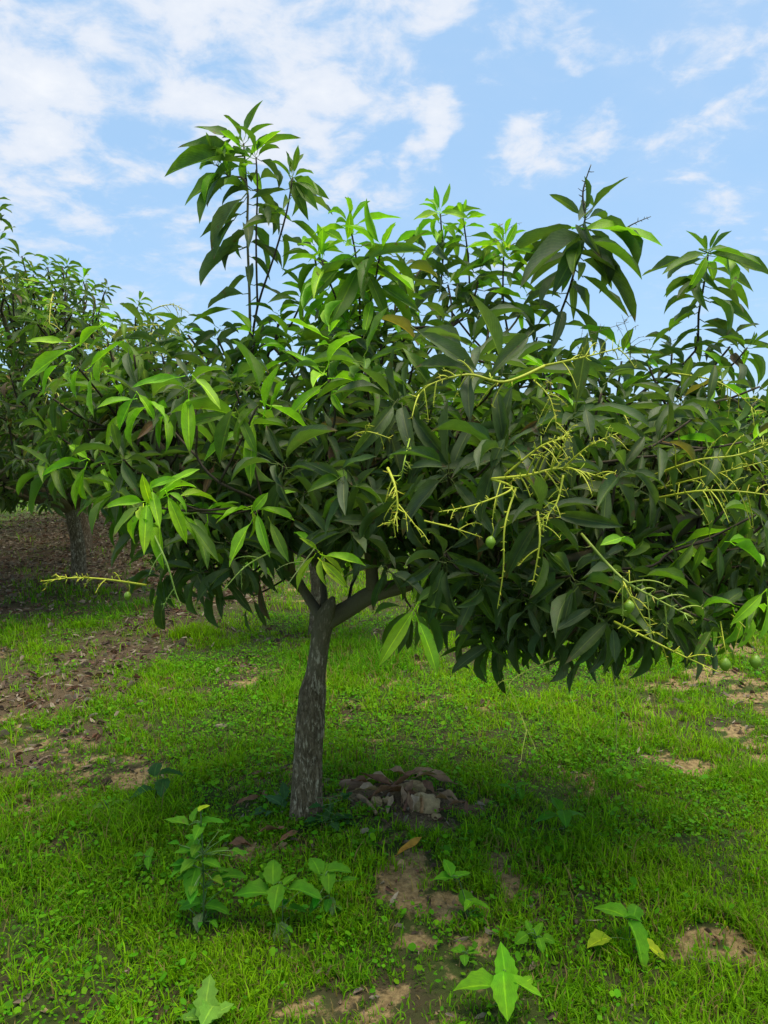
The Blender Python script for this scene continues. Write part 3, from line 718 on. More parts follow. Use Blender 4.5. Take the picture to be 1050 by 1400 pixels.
build_wood(tree, sk, None, lambda t: 0.0023 + 0.0017*t**0.46, (.055, .040, .022), .0085)
ALL.append((tree, LV, 300))

# flower stalks (panicles), most of them past flowering, with small green fruit
YC = (.45, .48, .03)
def stalk(pts, r0=.0028, col=YC, fruits=(), **kw):
    P = [at(*p) - base for p in pts]; r0 *= 1.25
    o = flower_stalk(P, r0, rng, col, **kw).build('flower_stalk', M_STALK, tree)
    for t, drop, size in fruits:
        p = catmull(P, 6); q = p[int(t*(len(p)-1))]
        A = Acc(); hang = [q, q + Vector((.004, 0, -drop*.5)), q + Vector((0, 0, -drop))]
        v, f, tt, u = tube(hang, [.0014, .0012, .0012], 5); A.add(v, f, tt, col, u); A.build('fruit_stem', M_STALK, o)
        fr = link(bpy.data.objects.new('fruit', FRUIT), o); fr.location = q + Vector((0, 0, -drop+.003)); fr.scale = (size,)*3
        fr.rotation_euler = (rng.uniform(-.15, .15), rng.uniform(-.15, .15), rng.uniform(0, 6))
stalk([(745, 500, 2.05), (690, 522, 2.0), (640, 512, 1.98), (590, 525, 1.97), (568, 545, 1.97)], .0038, side=7, side_len=.10)
stalk([(745, 500, 2.05), (800, 488, 2.0), (850, 475, 2.0)], .003, side=5, side_len=.10)
stalk([(730, 520, 2.1), (752, 545, 2.02), (762, 590, 2.0)], .0024, side=6, side_len=.07, spurs=22)
stalk([(672, 655, 1.95), (720, 650, 1.88), (770, 640, 1.86), (830, 655, 1.84)], .0036, side=9, side_len=.10, spurs=24)
stalk([(672, 655, 1.95), (700, 668, 1.88), (650, 690, 1.86), (600, 700, 1.85)], .003, side=4, side_len=.06)
stalk([(690, 650, 1.95), (740, 610, 1.9), (778, 598, 1.88)], .003, side=6, side_len=.08, spurs=20)
stalk([(745, 655, 1.9), (765, 620, 1.86), (778, 592, 1.85)], .0026, side=4, side_len=.06, spurs=20)
stalk([(770, 640, 1.9), (805, 610, 1.85), (845, 592, 1.85)], .0024, side=4, side_len=.06, spurs=18)
stalk([(770, 650, 1.88), (760, 690, 1.84), (735, 715, 1.83)], .0026, side=3, side_len=.05, spurs=20)
stalk([(705, 668, 1.9), (690, 720, 1.84), (688, 780, 1.84), (680, 832, 1.85)], .0026, side=0, spurs=26, spur_len=.014)
stalk([(735, 700, 1.9), (738, 740, 1.84), (728, 800, 1.84)], .003, side=1, spurs=24, spur_len=.014)
stalk([(684, 660, 1.92), (676, 690, 1.88), (673, 715, 1.87)], .0016, side=0, spurs=6, spur_len=.008, fruits=[(1.0, .035, .036)])
stalk([(795, 730, 2.0), (850, 790, 1.85), (900, 820, 1.82), (948, 845, 1.8)], .0036, side=6, side_len=.11, spurs=20, col=(.30, .38, .05))
stalk([(850, 790, 1.88), (862, 815, 1.84), (895, 870, 1.82)], .0026, side=2, side_len=.06, spurs=14)
stalk([(860, 780, 1.9), (861, 800, 1.88)], .0016, side=0, spurs=3, fruits=[(1.0, .04, .038)])
stalk([(840, 850, 1.95), (880, 870, 1.86), (930, 895, 1.82), (985, 920, 1.8)], .003, side=4, side_len=.08, spurs=14)
stalk([(530, 640, 2.0), (540, 665, 1.94), (543, 700, 1.92), (530, 720, 1.92)], .0036, side=6, side_len=.055, spurs=18)
stalk([(545, 690, 1.95), (565, 715, 1.92), (578, 735, 1.92)], .002, side=1, spurs=14, spur_len=.012)
stalk([(580, 712, 1.95), (620, 722, 1.92), (660, 735, 1.92)], .002, side=1, spurs=18, spur_len=.012)
stalk([(200, 800, 2.2), (145, 792, 2.15), (100, 790, 2.12), (55, 795, 2.1)], .003, side=5, side_len=.06, spurs=24, spur_len=.02, fruits=[(.2, .03, .03)])
stalk([(210, 730, 2.1), (228, 770, 2.05), (240, 810, 2.05), (248, 828, 2.05)], .003, side=1, spurs=12, spur_len=.01, col=(.22, .34, .05))
stalk([(370, 755, 2.2), (335, 775, 2.1), (305, 808, 2.08)], .0026, side=1, spurs=10, spur_len=.012, col=(.22, .32, .05))
stalk([(430, 750, 2.15), (400, 790, 2.1), (380, 820, 2.1)], .002, side=1, spurs=8, spur_len=.01, col=(.25, .30, .08))
stalk([(880, 655, 2.2), (950, 630, 2.0), (1010, 622, 1.95), (1070, 600, 1.95)], .003, side=6, side_len=.11, spurs=16)
stalk([(880, 685, 2.2), (950, 672, 2.0), (1010, 672, 1.95), (1070, 680, 1.95)], .0032, side=7, side_len=.12, spurs=16)
stalk([(900, 668, 2.2), (970, 650, 2.05), (1050, 630, 2.0)], .0026, side=5, side_len=.10, spurs=16)
stalk([(920, 510, 2.5), (975, 520, 2.35), (1010, 540, 2.3), (1040, 570, 2.3)], .0026, side=6, side_len=.08, spurs=18)
stalk([(850, 560, 2.3), (860, 580, 2.2)], .0018, side=0, spurs=4, fruits=[(1.0, .012, .03)])
stalk([(760, 900, 2.1), (700, 930, 2.0), (705, 960, 1.98), (735, 1030, 1.95)], .0022, side=4, side_len=.10, spurs=8, col=(.34, .40, .05))
stalk([(835, 905, 2.2), (842, 950, 2.1), (843, 1030, 2.05)], .0017, side=1, spurs=10, spur_len=.012, col=(.26, .30, .06))
stalk([(985, 850, 2.05), (990, 880, 1.98), (993, 895, 1.97)], .0017, side=0, spurs=4, fruits=[(1.0, .01, .042)])
stalk([(1000, 840, 2.05), (1030, 870, 1.98), (1035, 890, 1.97)], .0017, side=1, spurs=4, fruits=[(1.0, .012, .042)])
stalk([(800, 298, 2.8), (797, 262, 2.8), (808, 225, 2.8)], .004, side=1, spurs=14, spur_len=.03, col=(.10, .085, .04))
stalk([(845, 318, 2.78), (868, 305, 2.75), (890, 296, 2.74)], .0026, side=0, spurs=16, spur_len=.016, col=(.10, .09, .05))
stalk([(690, 335, 2.92), (686, 320, 2.9), (682, 305, 2.9)], .002, side=3, side_len=.1, spurs=10, col=(.22, .18, .07))
stalk([(690, 340, 2.92), (710, 330, 2.88), (722, 328, 2.88)], .002, side=2, side_len=.08, spurs=10, col=(.22, .18, .07))
stalk([(780, 480, 2.7), (800, 460, 2.65), (860, 440, 2.65)], .0016, side=3, side_len=.10, spurs=8, col=(.16, .14, .06))
stalk([(860, 500, 2.7), (862, 470, 2.65), (850, 430, 2.65)], .0016, side=3, side_len=.10, spurs=8, col=(.16, .14, .06))
stalk([(475, 600, 2.2), (500, 590, 2.1), (535, 600, 2.08)], .0022, side=2, side_len=.05, spurs=10)
stalk([(560, 600, 2.1), (553, 630, 2.0), (548, 655, 2.0)], .0022, side=2, side_len=.05, spurs=10, col=(.3, .42, .03))

# =================================================================== the other trees of the orchard
def other_tree(px, py, label, ells, n_whorl, L, singles, trunk_r, forks, shoots=(), young=.15, seed=1, stalks=0, nleaf=(8, 12), base_d=None):
    r = random.Random(seed); b = ground_at(px, py) if base_d is None else None
    if b is None:
        q = cam_ray(px, 700); b = Vector((q.x*base_d, base_d, 0)); b.z = gz(b.x, b.y)
    root = empty('mango_tree', b); tag(root, label, 'tree', 'mango trees of the orchard')
    cz = sum((e[0].z for e in ells))/len(ells); cx = sum((e[0].x for e in ells))/len(ells); cy = sum((e[0].y for e in ells))/len(ells)
    fk = b.lerp(Vector((cx, cy, b.z)), .12); fk.z = b.z + forks
    mid = b.lerp(fk, .5) + Vector((.03, 0, 0))
    trunk_object(root, [Vector((0, 0, -.05)), mid-b, fk-b, fk-b+Vector((0, 0, .12))], [trunk_r*1.25, trunk_r, trunk_r*.85, trunk_r*.8], lambda t: float(np.clip(1.4-1.5*t, 0, 1)), 20, 8, .05, seed=seed)
    s = Skeleton(); f = s.node(fk, -1)
    for e in ells:
        tgt = e[0]; s.path([fk.lerp(tgt, k/4) + rand_in(r)*.06 + Vector((0, 0, -.1*math.sin(3.14*k/4))) for k in range(1, 5)], f)
    lv = Leaves()
    for P, nrm in sorted(crown_points(ells, .11, n_whorl, r, .7), key=lambda q: (q[0]-fk).length):
        D = (nrm + Vector((0, 0, .4)) + rand_in(r)*.4).normalized(); s.attach(P-D*.05, D, fk, r, 1.0)
        cls = r.choices(['mature', 'mid', ['mid', 'young']], [1-2*young, young*1.3, young*.7])[0]
        whorl(lv, P, D, r.randint(*nleaf), r.uniform(.85, 1.1)*L, cls, r, ratio=(.22, .30))
    for pts in shoots:
        q = [at(*p) for p in pts]; i = s.nearest(q[0], fk); ids = s.path(q, i); s.load[ids[-1]] += 1
        for P in catmull(q, 3)[1:]:
            whorl(lv, P, Vector((r.uniform(-.4, .4), r.uniform(-.4, .4), 1)), r.randint(5, 8), L*.95, ['mid', 'mature'], r)
    build_wood(root, s, None, lambda t: 0.003 + 0.0033*t**0.48, (.05, .037, .022), .014)
    if stalks:
        for k in range(stalks):
            c, rr, _ = r.choice(ells); u = rand_in(r).normalized(); u.y = -abs(u.y); p = c + Vector((u.x*rr[0], u.y*rr[1], u.z*rr[2])) - b
            d = (Vector((u.x, u.y*.6, .1)) + rand_in(r)*.5).normalized(); ln = r.uniform(.25, .5)
            flower_stalk([p, p+d*ln*.4+Vector((0, 0, .02)), p+d*ln*.8, p+d*ln+Vector((0, 0, -.05))], .0055, r, (.46, .45, .05), spurs=16, side=6, side_len=.13, sub=4).build('flower_stalk', M_STALK, root)
    ALL.append((root, lv, singles)); return root
# left neighbour: full crown, enlarged left and back to deepen the shade below it
other_tree(108, 800, 'mango tree with dark trunk in deep shade beside the leaf litter', [
    E(20, 520, 6.7, 190, 130, 1.3), E(120, 560, 6.4, 150, 110, 1.1), E(-90, 560, 6.4, 180, 170, 1.2), E(50, 620, 5.9, 150, 75, .8), E(60, 420, 6.8, 110, 60, .8), E(190, 600, 6.6, 110, 100, .9), E(-40, 560, 8.0, 230, 130, 1.2), E(-200, 560, 7.0, 150, 180, 1.4), E(110, 455, 6.1, 110, 65, .8), E(0, 430, 5.9, 120, 75, .9), E(205, 490, 6.4, 70, 55, .8), E(60, 640, 7.6, 170, 50, 1.2)],
    1100, .155, 300, .066, .75, shoots=[[(-8, 400, 5.6), (-2, 330, 5.6), (-6, 270, 5.6)], [(90, 400, 6.4), (85, 365, 6.4)], [(40, 390, 6.4), (30, 350, 6.4)]], young=.14, seed=4, stalks=46, nleaf=(9, 13))
other_tree(114, 752, 'mango tree added close behind the dark shaded trunk to deepen the shade', [  # added tree, hidden behind the left neighbour, to shade the litter ground
    E(80, 590, 9.6, 170, 75, 1.4), E(190, 590, 9.6, 110, 80, 1.2), E(-60, 580, 9.8, 150, 90, 1.4)], 260, .2, 0, .09, .85, young=.08, seed=14, nleaf=(7, 9))
# one behind the front tree, its grey trunk just beside the fork
other_tree(427, 868, 'mango tree whose thin grey trunk shows just behind the fork of the front tree', [
    E(430, 640, 5.4, 110, 90, .6), E(520, 660, 5.4, 90, 70, .6), E(340, 660, 5.3, 80, 70, .5)], 130, .17, 60, .036, .62, young=.1, seed=6)
# right edge and the rows farther back
other_tree(1090, 720, 'dark mango tree at the end of the row behind the long bright stalks', [
    E(1085, 620, 8.6, 110, 75, .9), E(1030, 650, 8.4, 70, 50, .7), E(1150, 640, 8.6, 100, 90, .9)], 170, .19, 60, .07, .7, young=.12, seed=7)
other_tree(205, 705, 'mango tree standing farther back in the row beyond the dark trunk', [
    E(210, 610, 11.5, 130, 70, 1.3), E(300, 620, 11.5, 100, 60, 1.2), E(120, 600, 11.8, 120, 80, 1.3)], 240, .2, 0, .09, .9, young=.1, seed=8, nleaf=(7, 9))
other_tree(-60, 700, 'broad mango tree behind the shaded litter strip', [
    E(-40, 600, 12.5, 170, 95, 1.6), E(70, 610, 12.0, 90, 70, 1.2), E(-160, 600, 12.5, 130, 110, 1.5)], 260, .2, 0, .10, .9, young=.1, seed=9, nleaf=(7, 9))
other_tree(900, 690, 'small pale green mango tree on the open grass far behind the drooping branches', [
    E(900, 640, 13.5, 80, 35, 1.0), E(960, 640, 13.5, 60, 32, .9)], 120, .19, 0, .07, .7, young=.3, seed=10, nleaf=(7, 9))
other_tree(640, 692, 'low rounded mango tree in the far row behind the front crown', [
    E(640, 635, 13.0, 110, 42, 1.2), E(730, 640, 13.0, 70, 35, 1.0)], 150, .19, 0, .08, .7, young=.15, seed=12, nleaf=(7, 9))

# ------------------------------------------------------------------ which leaves show largest: cast the camera's own rays at simple leaves
def split_leaves():
    quad = np.array([(0, 0, 0), (.5, -.5, .02), (.97, 0, -.2), (.5, .5, .02)])
    V = []; F = []; own = []
    for ti, (root, lv, k) in enumerate(ALL):
        for li, (m, o, s, c, t) in enumerate(lv.items):
            b = len(V)*1
            for q in quad: V.append(m @ Vector(q) + o)
            F.append((b, b+1, b+2, b+3)); own.append((ti, li))
    bvh = BVHTree.FromPolygons(V, F); hits = {}
    o = Vector((0, 0, CAM_H))
    for py in range(2, 1400, 4):
        for px in range(2, 1050, 4):
            h = bvh.ray_cast(o, cam_ray(px, py).normalized())
            if h[2] is not None: hits[own[h[2]]] = hits.get(own[h[2]], 0) + 1
    return hits
hits = split_leaves()
LEAF_MESH = {}
def leaf_mesh(s, c, t):
    k = (s, c, t)
    if k not in LEAF_MESH:
        v, f, tt, u = SHAPES[s]; LEAF_MESH[k] = mesh_np('leaf', v, f, tt, M_LEAF, True, np.broadcast_to(np.array(PAL[c][t], np.float32), (len(v), 3)), u)
    return LEAF_MESH[k]
for ti, (root, lv, k) in enumerate(ALL):
    order = sorted(range(len(lv.items)), key=lambda i: -hits.get((ti, i), 0))
    single = set(i for i in order[:k] if hits.get((ti, i), 0) > 2); A = Acc(); loc = root.location
    for i, (m, o, s, c, t) in enumerate(lv.items):
        if i in single:
            ob = bpy.data.objects.new('leaf', leaf_mesh(s, c, t)); COL.objects.link(ob); ob.parent = root
            ob.matrix_basis = Matrix.Translation(o - loc) @ m.to_4x4()
        else:
            v, f, tt, u = SHAPES[s]; mm = np.array(m)
            A.add(v @ mm.T + np.array(o - loc), f, tt, PAL[c][t], u)
    if A.v:
        ob = A.build('foliage', M_LEAF, root); ob['kind'] = 'stuff'

# ------------------------------------------------------------------ turf
def scatter(n, x0, x1, y0, y1, rs):
    return rs.uniform(x0, x1, n), rs.uniform(y0, y1, n)
def in_view(x, y, pad=1.0):
    return (np.abs(x) < 0.56*y + pad)
def grass_mesh():
    rs = np.random.default_rng(77); X = []; Y = []; S = []
    for n, y0, y1, sc in [(310000, 1.25, 3.2, 1.0), (240000, 3.2, 5.6, 1.15), (170000, 5.6, 10.5, 1.6), (60000, 10.5, 22, 3.0)]:
        w = 0.56*y1 + .8; x, y = scatter(int(n*1.5), -w, w, y0, y1, rs); k = in_view(x, y, .7); x, y = x[k], y[k]
        b = bare_at(x, y); l = litter_at(x, y); dn = fbm(x*3.5, y*3.5, 55, 4)
        keep = rs.random(len(x)) < np.clip(1.15 - 1.25*b - 1.3*l, .02, 1)*np.clip(2.9*(dn-.30), .10, 1)*np.clip(3.2*(fbm(x*12, y*12, 57, 3)-.24), .12, 1)
        X.append(x[keep]); Y.append(y[keep]); S.append(np.full(keep.sum(), sc))
    x = np.concatenate(X); y = np.concatenate(Y); sc = np.concatenate(S); n = len(x)
    # gather blades into tufts round a common root
    k = max(1, n//6); ci = rs.integers(0, n, k)[rs.integers(0, k, n)]; same = np.abs(sc[ci]-sc) < 1e-6
    go = same & (rs.random(n) < .7); ox = rs.normal(0, .010, n)*sc; oy = rs.normal(0, .010, n)*sc
    x = np.where(go, x[ci]+ox, x); y = np.where(go, y[ci]+oy, y); az0 = np.arctan2(oy, ox)
    tall = fbm(x*2.2, y*2.2, 61, 3)
    ln = rs.uniform(.016, .054, n)*(0.55 + 1.15*np.clip((tall-.3)*2.2, 0, 1.2))*np.minimum(sc, 1.5)
    ln *= np.where(rs.random(n) < .06, 1.7, 1.0)
    wd = rs.uniform(.0012, .0027, n)*sc
    az = np.where(go, az0 + rs.normal(0, .5, n), rs.uniform(0, 6.283, n)); lean = rs.uniform(.15, 1.0, n); bend = rs.uniform(.2, 1.1, n)
    dx, dy = np.cos(az), np.sin(az); z = height(x, y) - .003
    V = np.empty((n, 5, 3), np.float32)
    hm = .55*ln; a1 = lean*.6; m = np.stack([x + dx*hm*np.sin(a1), y + dy*hm*np.sin(a1), z + hm*np.cos(a1)], 1)
    a2 = np.minimum(a1 + bend, 2.0); tp = m + np.stack([dx*.5*ln*np.sin(a2), dy*.5*ln*np.sin(a2), .5*ln*np.cos(a2)], 1)
    rx, ry = -dy*wd, dx*wd; s = np.stack([rx, ry, np.zeros(n)], 1); bs = np.stack([x, y, z], 1)
    V[:, 0] = bs - s; V[:, 1] = bs + s; V[:, 2] = m + s*.85; V[:, 3] = m - s*.85; V[:, 4] = tp
    base_i = (np.arange(n)*5)[:, None]
    F = (base_i + np.array([0, 1, 2, 3, 3, 2, 4])[None, :]).ravel(); T = np.tile([4, 3], n)
    hue = np.clip(fbm(x*1.3, y*1.3, 71, 3)*1.6 - .2 + rs.normal(0, .16, n), 0, 1)[:, None]
    c = (1-hue)*np.array([.060, .215, .002]) + hue*np.array([.20, .37, .002])
    dry = (rs.random(n) < .10 + .20*bare_at(x, y))[:, None]
    c = np.where(dry, np.array([.23, .17, .055]), c) * rs.uniform(.5, 1.35, n)[:, None]
    return mesh_np('grass', V.reshape(-1, 3), F, T, M_GRASS, True, np.repeat(c, 5, 0))
grass = link(bpy.data.objects.new('grass', grass_mesh())); tag(grass, 'short green grass covering the orchard floor', 'grass', kind='stuff')

def cover_mesh():
    """small round-leaved creeping weeds between the grass"""
    rs = np.random.default_rng(88); n0 = 210000
    x, y = scatter(n0, -3.4, 3.4, 1.25, 6.0, rs); k = in_view(x, y, .6); x, y = x[k], y[k]
    f = fbm(x*1.7+4, y*1.7, 91, 3) + .12*np.exp(-((x+.8)/.6)**2)
    keep = rs.random(len(x)) < np.clip((f-.42)*4.5, .10, .95)*np.clip(1.1-1.3*bare_at(x, y)-1.3*litter_at(x, y), .03, 1)
    x, y = x[keep], y[keep]; n = len(x); z = height(x, y) + rs.uniform(.004, .040, n)
    az = rs.uniform(0, 6.283, n); L = rs.uniform(.006, .014, n)*np.where(rs.random(n) < .16, rs.uniform(1.5, 2.4, n), 1); w = L*rs.uniform(.3, .48, n); up = rs.uniform(-.25, .7, n)
    d = np.stack([np.cos(az)*np.cos(up), np.sin(az)*np.cos(up), np.sin(up)], 1); s = np.stack([-np.sin(az), np.cos(az), rs.normal(0, .3, n)], 1)
    p = np.stack([x, y, z], 1); V = np.empty((n, 6, 3), np.float32); L = L[:, None]; w = w[:, None]
    V[:, 0] = p; V[:, 1] = p + d*L*.4 + s*w; V[:, 2] = p + d*L*.8 + s*w*.7; V[:, 3] = p + d*L; V[:, 4] = p + d*L*.8 - s*w*.7; V[:, 5] = p + d*L*.4 - s*w
    F = np.arange(n*6); T = np.full(n, 6)
    c = np.array([.075, .24, .003])*rs.uniform(.65, 1.5, n)[:, None]*np.stack([rs.uniform(.8, 1.5, n), np.ones(n), np.ones(n)], 1)
    return mesh_np('ground_cover', V.reshape(-1, 3), F, T, M_GRASS, True, np.repeat(c, 6, 0))
cover = link(bpy.data.objects.new('ground_cover', cover_mesh())); tag(cover, 'low creeping weeds with tiny round leaves among the grass', 'weeds', kind='stuff')

def litter_mesh():
    rs = np.random.default_rng(99); X = []; Y = []
    x, y = scatter(150000, -8, 3.5, 1.3, 16, rs); k = in_view(x, y, 1.2); x, y = x[k], y[k]
    l = litter_at(x, y); b = bare_at(x, y)
    keep = rs.random(len(x)) < np.clip(l*1.0, 0, 1)*.85 + .28*b + .02
    x, y = x[keep], y[keep]; n = len(x); z = height(x, y) + rs.uniform(.002, .018, n)
    L = rs.uniform(.02, .075, n)*np.where(y < 3.6, .75, 1); w = L*rs.uniform(.10, .17, n); az = rs.uniform(0, 6.283, n); tilt = rs.normal(0, .22, n)
    d = np.stack([np.cos(az)*np.cos(tilt), np.sin(az)*np.cos(tilt), np.sin(tilt)], 1); roll = rs.normal(0, .5, n)
    s = np.stack([-np.sin(az)*np.cos(roll), np.cos(az)*np.cos(roll), np.sin(roll)], 1); u = np.cross(d, s)
    p = np.stack([x, y, z], 1); V = np.empty((n, 8, 3), np.float32); L = L[:, None]; w = w[:, None]; cu = (rs.normal(0.05, .16, n)[:, None])*L
    V[:, 0] = p; V[:, 1] = p + d*L*.3 + s*w + u*cu; V[:, 2] = p + d*L*.7 + s*w*.8 + u*cu*1.2; V[:, 3] = p + d*L
    V[:, 4] = p + d*L*.7 - s*w*.8 + u*cu*1.2; V[:, 5] = p + d*L*.3 - s*w + u*cu; V[:, 6] = p + d*L*.3; V[:, 7] = p + d*L*.7
    bi = (np.arange(n)*8)[:, None]
    F = (bi + np.array([0, 6, 1, 6, 7, 2, 1, 7, 3, 2, 0, 5, 6, 5, 4, 7, 6, 4, 3, 7])[None, :]).ravel(); T = np.tile([3, 4, 3, 3, 4, 3], n)
    pal = np.array([(.15, .10, .065), (.22, .16, .11), (.10, .065, .045), (.28, .215, .155), (.18, .09, .055), (.31, .25, .17)])
    c = pal[rs.integers(0, len(pal), n)]*rs.uniform(.6, 1.1, n)[:, None]
    return mesh_np('leaf_litter', V.reshape(-1, 3), F, T, M_DRY, False, np.repeat(c, 8, 0))
lit = link(bpy.data.objects.new('leaf_litter', litter_mesh())); tag(lit, 'dry brown fallen leaves scattered under the trees', 'leaf litter', kind='stuff')

def clod_mesh():
    rs = np.random.default_rng(123); x, y = scatter(120000, -3, 3.4, 1.3, 6.5, rs); k = in_view(x, y, .5); x, y = x[k], y[k]
    keep = rs.random(len(x)) < bare_at(x, y)**2*.35; x, y = x[keep], y[keep]; n = len(x); r = rs.uniform(.002, .007, n)*np.where(rs.random(n) < .06, 2.2, 1)
    oc = np.array([(1, 0, 0), (0, 1, 0), (-1, 0, 0), (0, -1, 0), (0, 0, 1), (0, 0, -1)], float)
    V = np.stack([x, y, height(x, y)+r*.3], 1)[:, None, :] + oc[None]*rs.uniform(.6, 1.3, (n, 6, 1))*r[:, None, None] + rs.normal(0, .25, (n, 6, 3))*r[:, None, None]
    f = np.array([0, 1, 4, 1, 2, 4, 2, 3, 4, 3, 0, 4, 1, 0, 5, 2, 1, 5, 3, 2, 5, 0, 3, 5])
    c = np.array([.24, .165, .085])*rs.uniform(.5, 1.35, n)[:, None]
    return mesh_np('soil_crumbs', V.reshape(-1, 3), ((np.arange(n)*6)[:, None]+f[None]).ravel(), np.full(n*8, 3), M_TWIG, False, np.repeat(c, 6, 0))
clods = link(bpy.data.objects.new('soil_crumbs', clod_mesh())); tag(clods, 'loose crumbs of tan soil on the bare patches', 'soil crumbs', kind='stuff')

# ------------------------------------------------------------------ broad-leaved weeds, each a plant with its own leaves
def ovate(rng, serr=.06, droop=.5, lobes=0.0):
    V = []; U = []; F = []; T = []; n = 9; p = np.array([0., 0.]); prev = 0; fold = rng.uniform(.15, .35)
    for i in range(n+1):
        t = i/n; th = .2 - droop*t; p = p + np.array([math.cos(th), math.sin(th)])*(t-prev); prev = t
        w = (math.sin(math.pi*min(t**.72, 1))**.85)*(1-.15*t) if 0 < t < 1 else .03*(1-t)
        w *= 1 + (serr + lobes)*(1 if i % 2 else -1)
        for s in (-1, -.5, 0, .5, 1):
            f = abs(s); zz = f*w*.5*math.sin(fold) + .05*w*f*math.sin(7*t + s)
            V.append((p[0]-math.sin(th)*zz, s*w*.5, p[1]+math.cos(th)*zz)); U.append((t*.5, .5+s*.5))
    for i in range(n):
        for k in range(4):
            a = i*5+k; F += [a, a+5, a+6, a+1]; T.append(4)
    return np.array(V, np.float32), F, T, np.array(U, np.float32)
WR = random.Random(8)
OV = [ovate(WR, .085, d) for d in (.3, .6, .9, .5)]; LOB = [ovate(WR, .04, d, .16) for d in (.4, .8)]
def weed(px, py, leaves, label, col, h=0.05, shapes=OV, stem_r=.0022, name='broadleaf_weed', group='broad-leaved weeds in the turf', extra=0, bush=.2):
    """leaves: (px, py of the leaf's middle, length m, azimuth deg (0 = right, 90 = away), pitch deg, width ratio, [colour])"""
    b = ground_at(px, py); root = empty(name, b); tag(root, label, 'weed', group)
    A = Acc(); ends = []
    for lf in leaves:
        lx, ly, L, az, pt, wr = lf[:6]; L *= 1.1; wr *= 1.05; c = lf[6] if len(lf) > 6 else col
        # the leaf stands at the plant's own depth, shifted along its direction
        d = Vector((math.cos(R(az))*math.cos(R(pt)), math.sin(R(az))*math.cos(R(pt)), math.sin(R(pt))))
        mid = at(lx, ly, b.y + d.y*L*.5); o = mid - d*L*.5
        gzv = gz(o.x, o.y) + .012
        if o.z < gzv: o.z = gzv
        z = Vector((0, 0, 1)) - d*d.z; z.normalize(); z = Quaternion(d, WR.gauss(0, .2)) @ z; y = z.cross(d)
        v, f, t, u = WR.choice(shapes); k = WR.uniform(.85, 1.15)
        B = Acc(); B.add(v, f, t, [q*k for q in c], u); ob = B.build('leaf', M_WEED, root)
        ob.matrix_basis = Matrix.Translation(o-b) @ Matrix((d*L, y*L*wr, z*L)).transposed().to_4x4()
        ends.append(o-b)
    for k in range(extra):
        az = WR.uniform(0, 6.28); L = WR.uniform(.035, .06); q = WR.uniform(.01, .10); zz = WR.uniform(.03, bush)
        o = Vector((math.cos(az)*q, math.sin(az)*q, zz)); d = Vector((math.cos(az), math.sin(az), WR.uniform(-.5, .3))).normalized(); z = Vector((0, 0, 1)) - d*d.z; z.normalize(); y = z.cross(d)
        v, f, t, u = WR.choice(shapes); B = Acc(); B.add(v, f, t, [q_*WR.uniform(.75, 1.2) for q_ in col], u); ob = B.build('leaf', M_WEED, root)
        ob.matrix_basis = Matrix.Translation(o) @ Matrix((d*L, y*L*.62, z*L)).transposed().to_4x4(); ends.append(o)
    for k in range(max(3, len(leaves)//2)):                       # small low leaves round the foot
        az = WR.uniform(0, 6.28); L = WR.uniform(.018, .035); zz = WR.uniform(.015, .05); q = WR.uniform(.01, .035)
        o = Vector((math.cos(az)*q, math.sin(az)*q, zz)); d = Vector((math.cos(az), math.sin(az), WR.uniform(-.3, .4))).normalized(); z = Vector((0, 0, 1)) - d*d.z; z.normalize(); y = z.cross(d)
        v, f, t, u = WR.choice(shapes); B = Acc(); B.add(v, f, t, [q_*WR.uniform(.8, 1.2) for q_ in col], u); ob = B.build('leaf', M_WEED, root)
        ob.matrix_basis = Matrix.Translation(o) @ Matrix((d*L, y*L*.6, z*L)).transposed().to_4x4(); ends.append(o)
    top = max(e.z for e in ends)
    hi = [e for e in ends if e.z > top*.45]; main = Vector((sum(e.x for e in hi)/len(hi), sum(e.y for e in hi)/len(hi), top))
    spine = catmull([Vector((0, 0, -.02)), main*.5 + Vector((.004, 0, 0)), main], 4)
    v, f, t, u = tube(spine, [stem_r*(1-.4*i/len(spine)) for i in range(len(spine))], 6); A.add(v, f, t, (.06, .11, .03), u)
    for e in ends:
        q = min(spine, key=lambda s: (s-e).length + max(0, s.z-e.z)); 
        if (q-e).length > .004:
            v, f, t, u = tube([q, q.lerp(e, .5)+Vector((0, 0, .004)), e], [stem_r*.6, stem_r*.5, stem_r*.45], 5); A.add(v, f, t, (.10, .19, .04), u)
    A.build('stem', M_STALK, root); return root
G1c, G2c, G3c, YL, BL = (.066, .205, .008), (.085, .25, .008), (.115, .31, .008), (.27, .36, .012), (.035, .105, .020)
weed(278, 1270, [(240, 1125, .075, 170, 5, .55), (290, 1125, .07, 15, 0, .55), (268, 1112, .05, 80, 30, .55), (270, 1138, .05, 265, -10, .6), (279, 1105, .035, 30, 20, .8, YL),
    (265, 1158, .07, 110, 25, .6), (250, 1165, .05, 200, 0, .6), (262, 1178, .05, 190, 0, .6), (290, 1182, .06, -25, -5, .55), (245, 1190, .06, 215, -15, .55), (263, 1208, .085, 265, -40, .55),
    (300, 1200, .05, 0, 5, .6), (320, 1198, .07, 0, 0, .6), (257, 1236, .07, 180, -5, .6), (277, 1230, .05, 60, 40, .5), (299, 1240, .075, 0, -5, .6), (272, 1262, .05, 265, -30, .6, (.16, .22, .08))],
    'tall bushy weed with stacked tiers of oval leaves in front of the trunk', G1c, stem_r=.0028, extra=26, bush=.30)
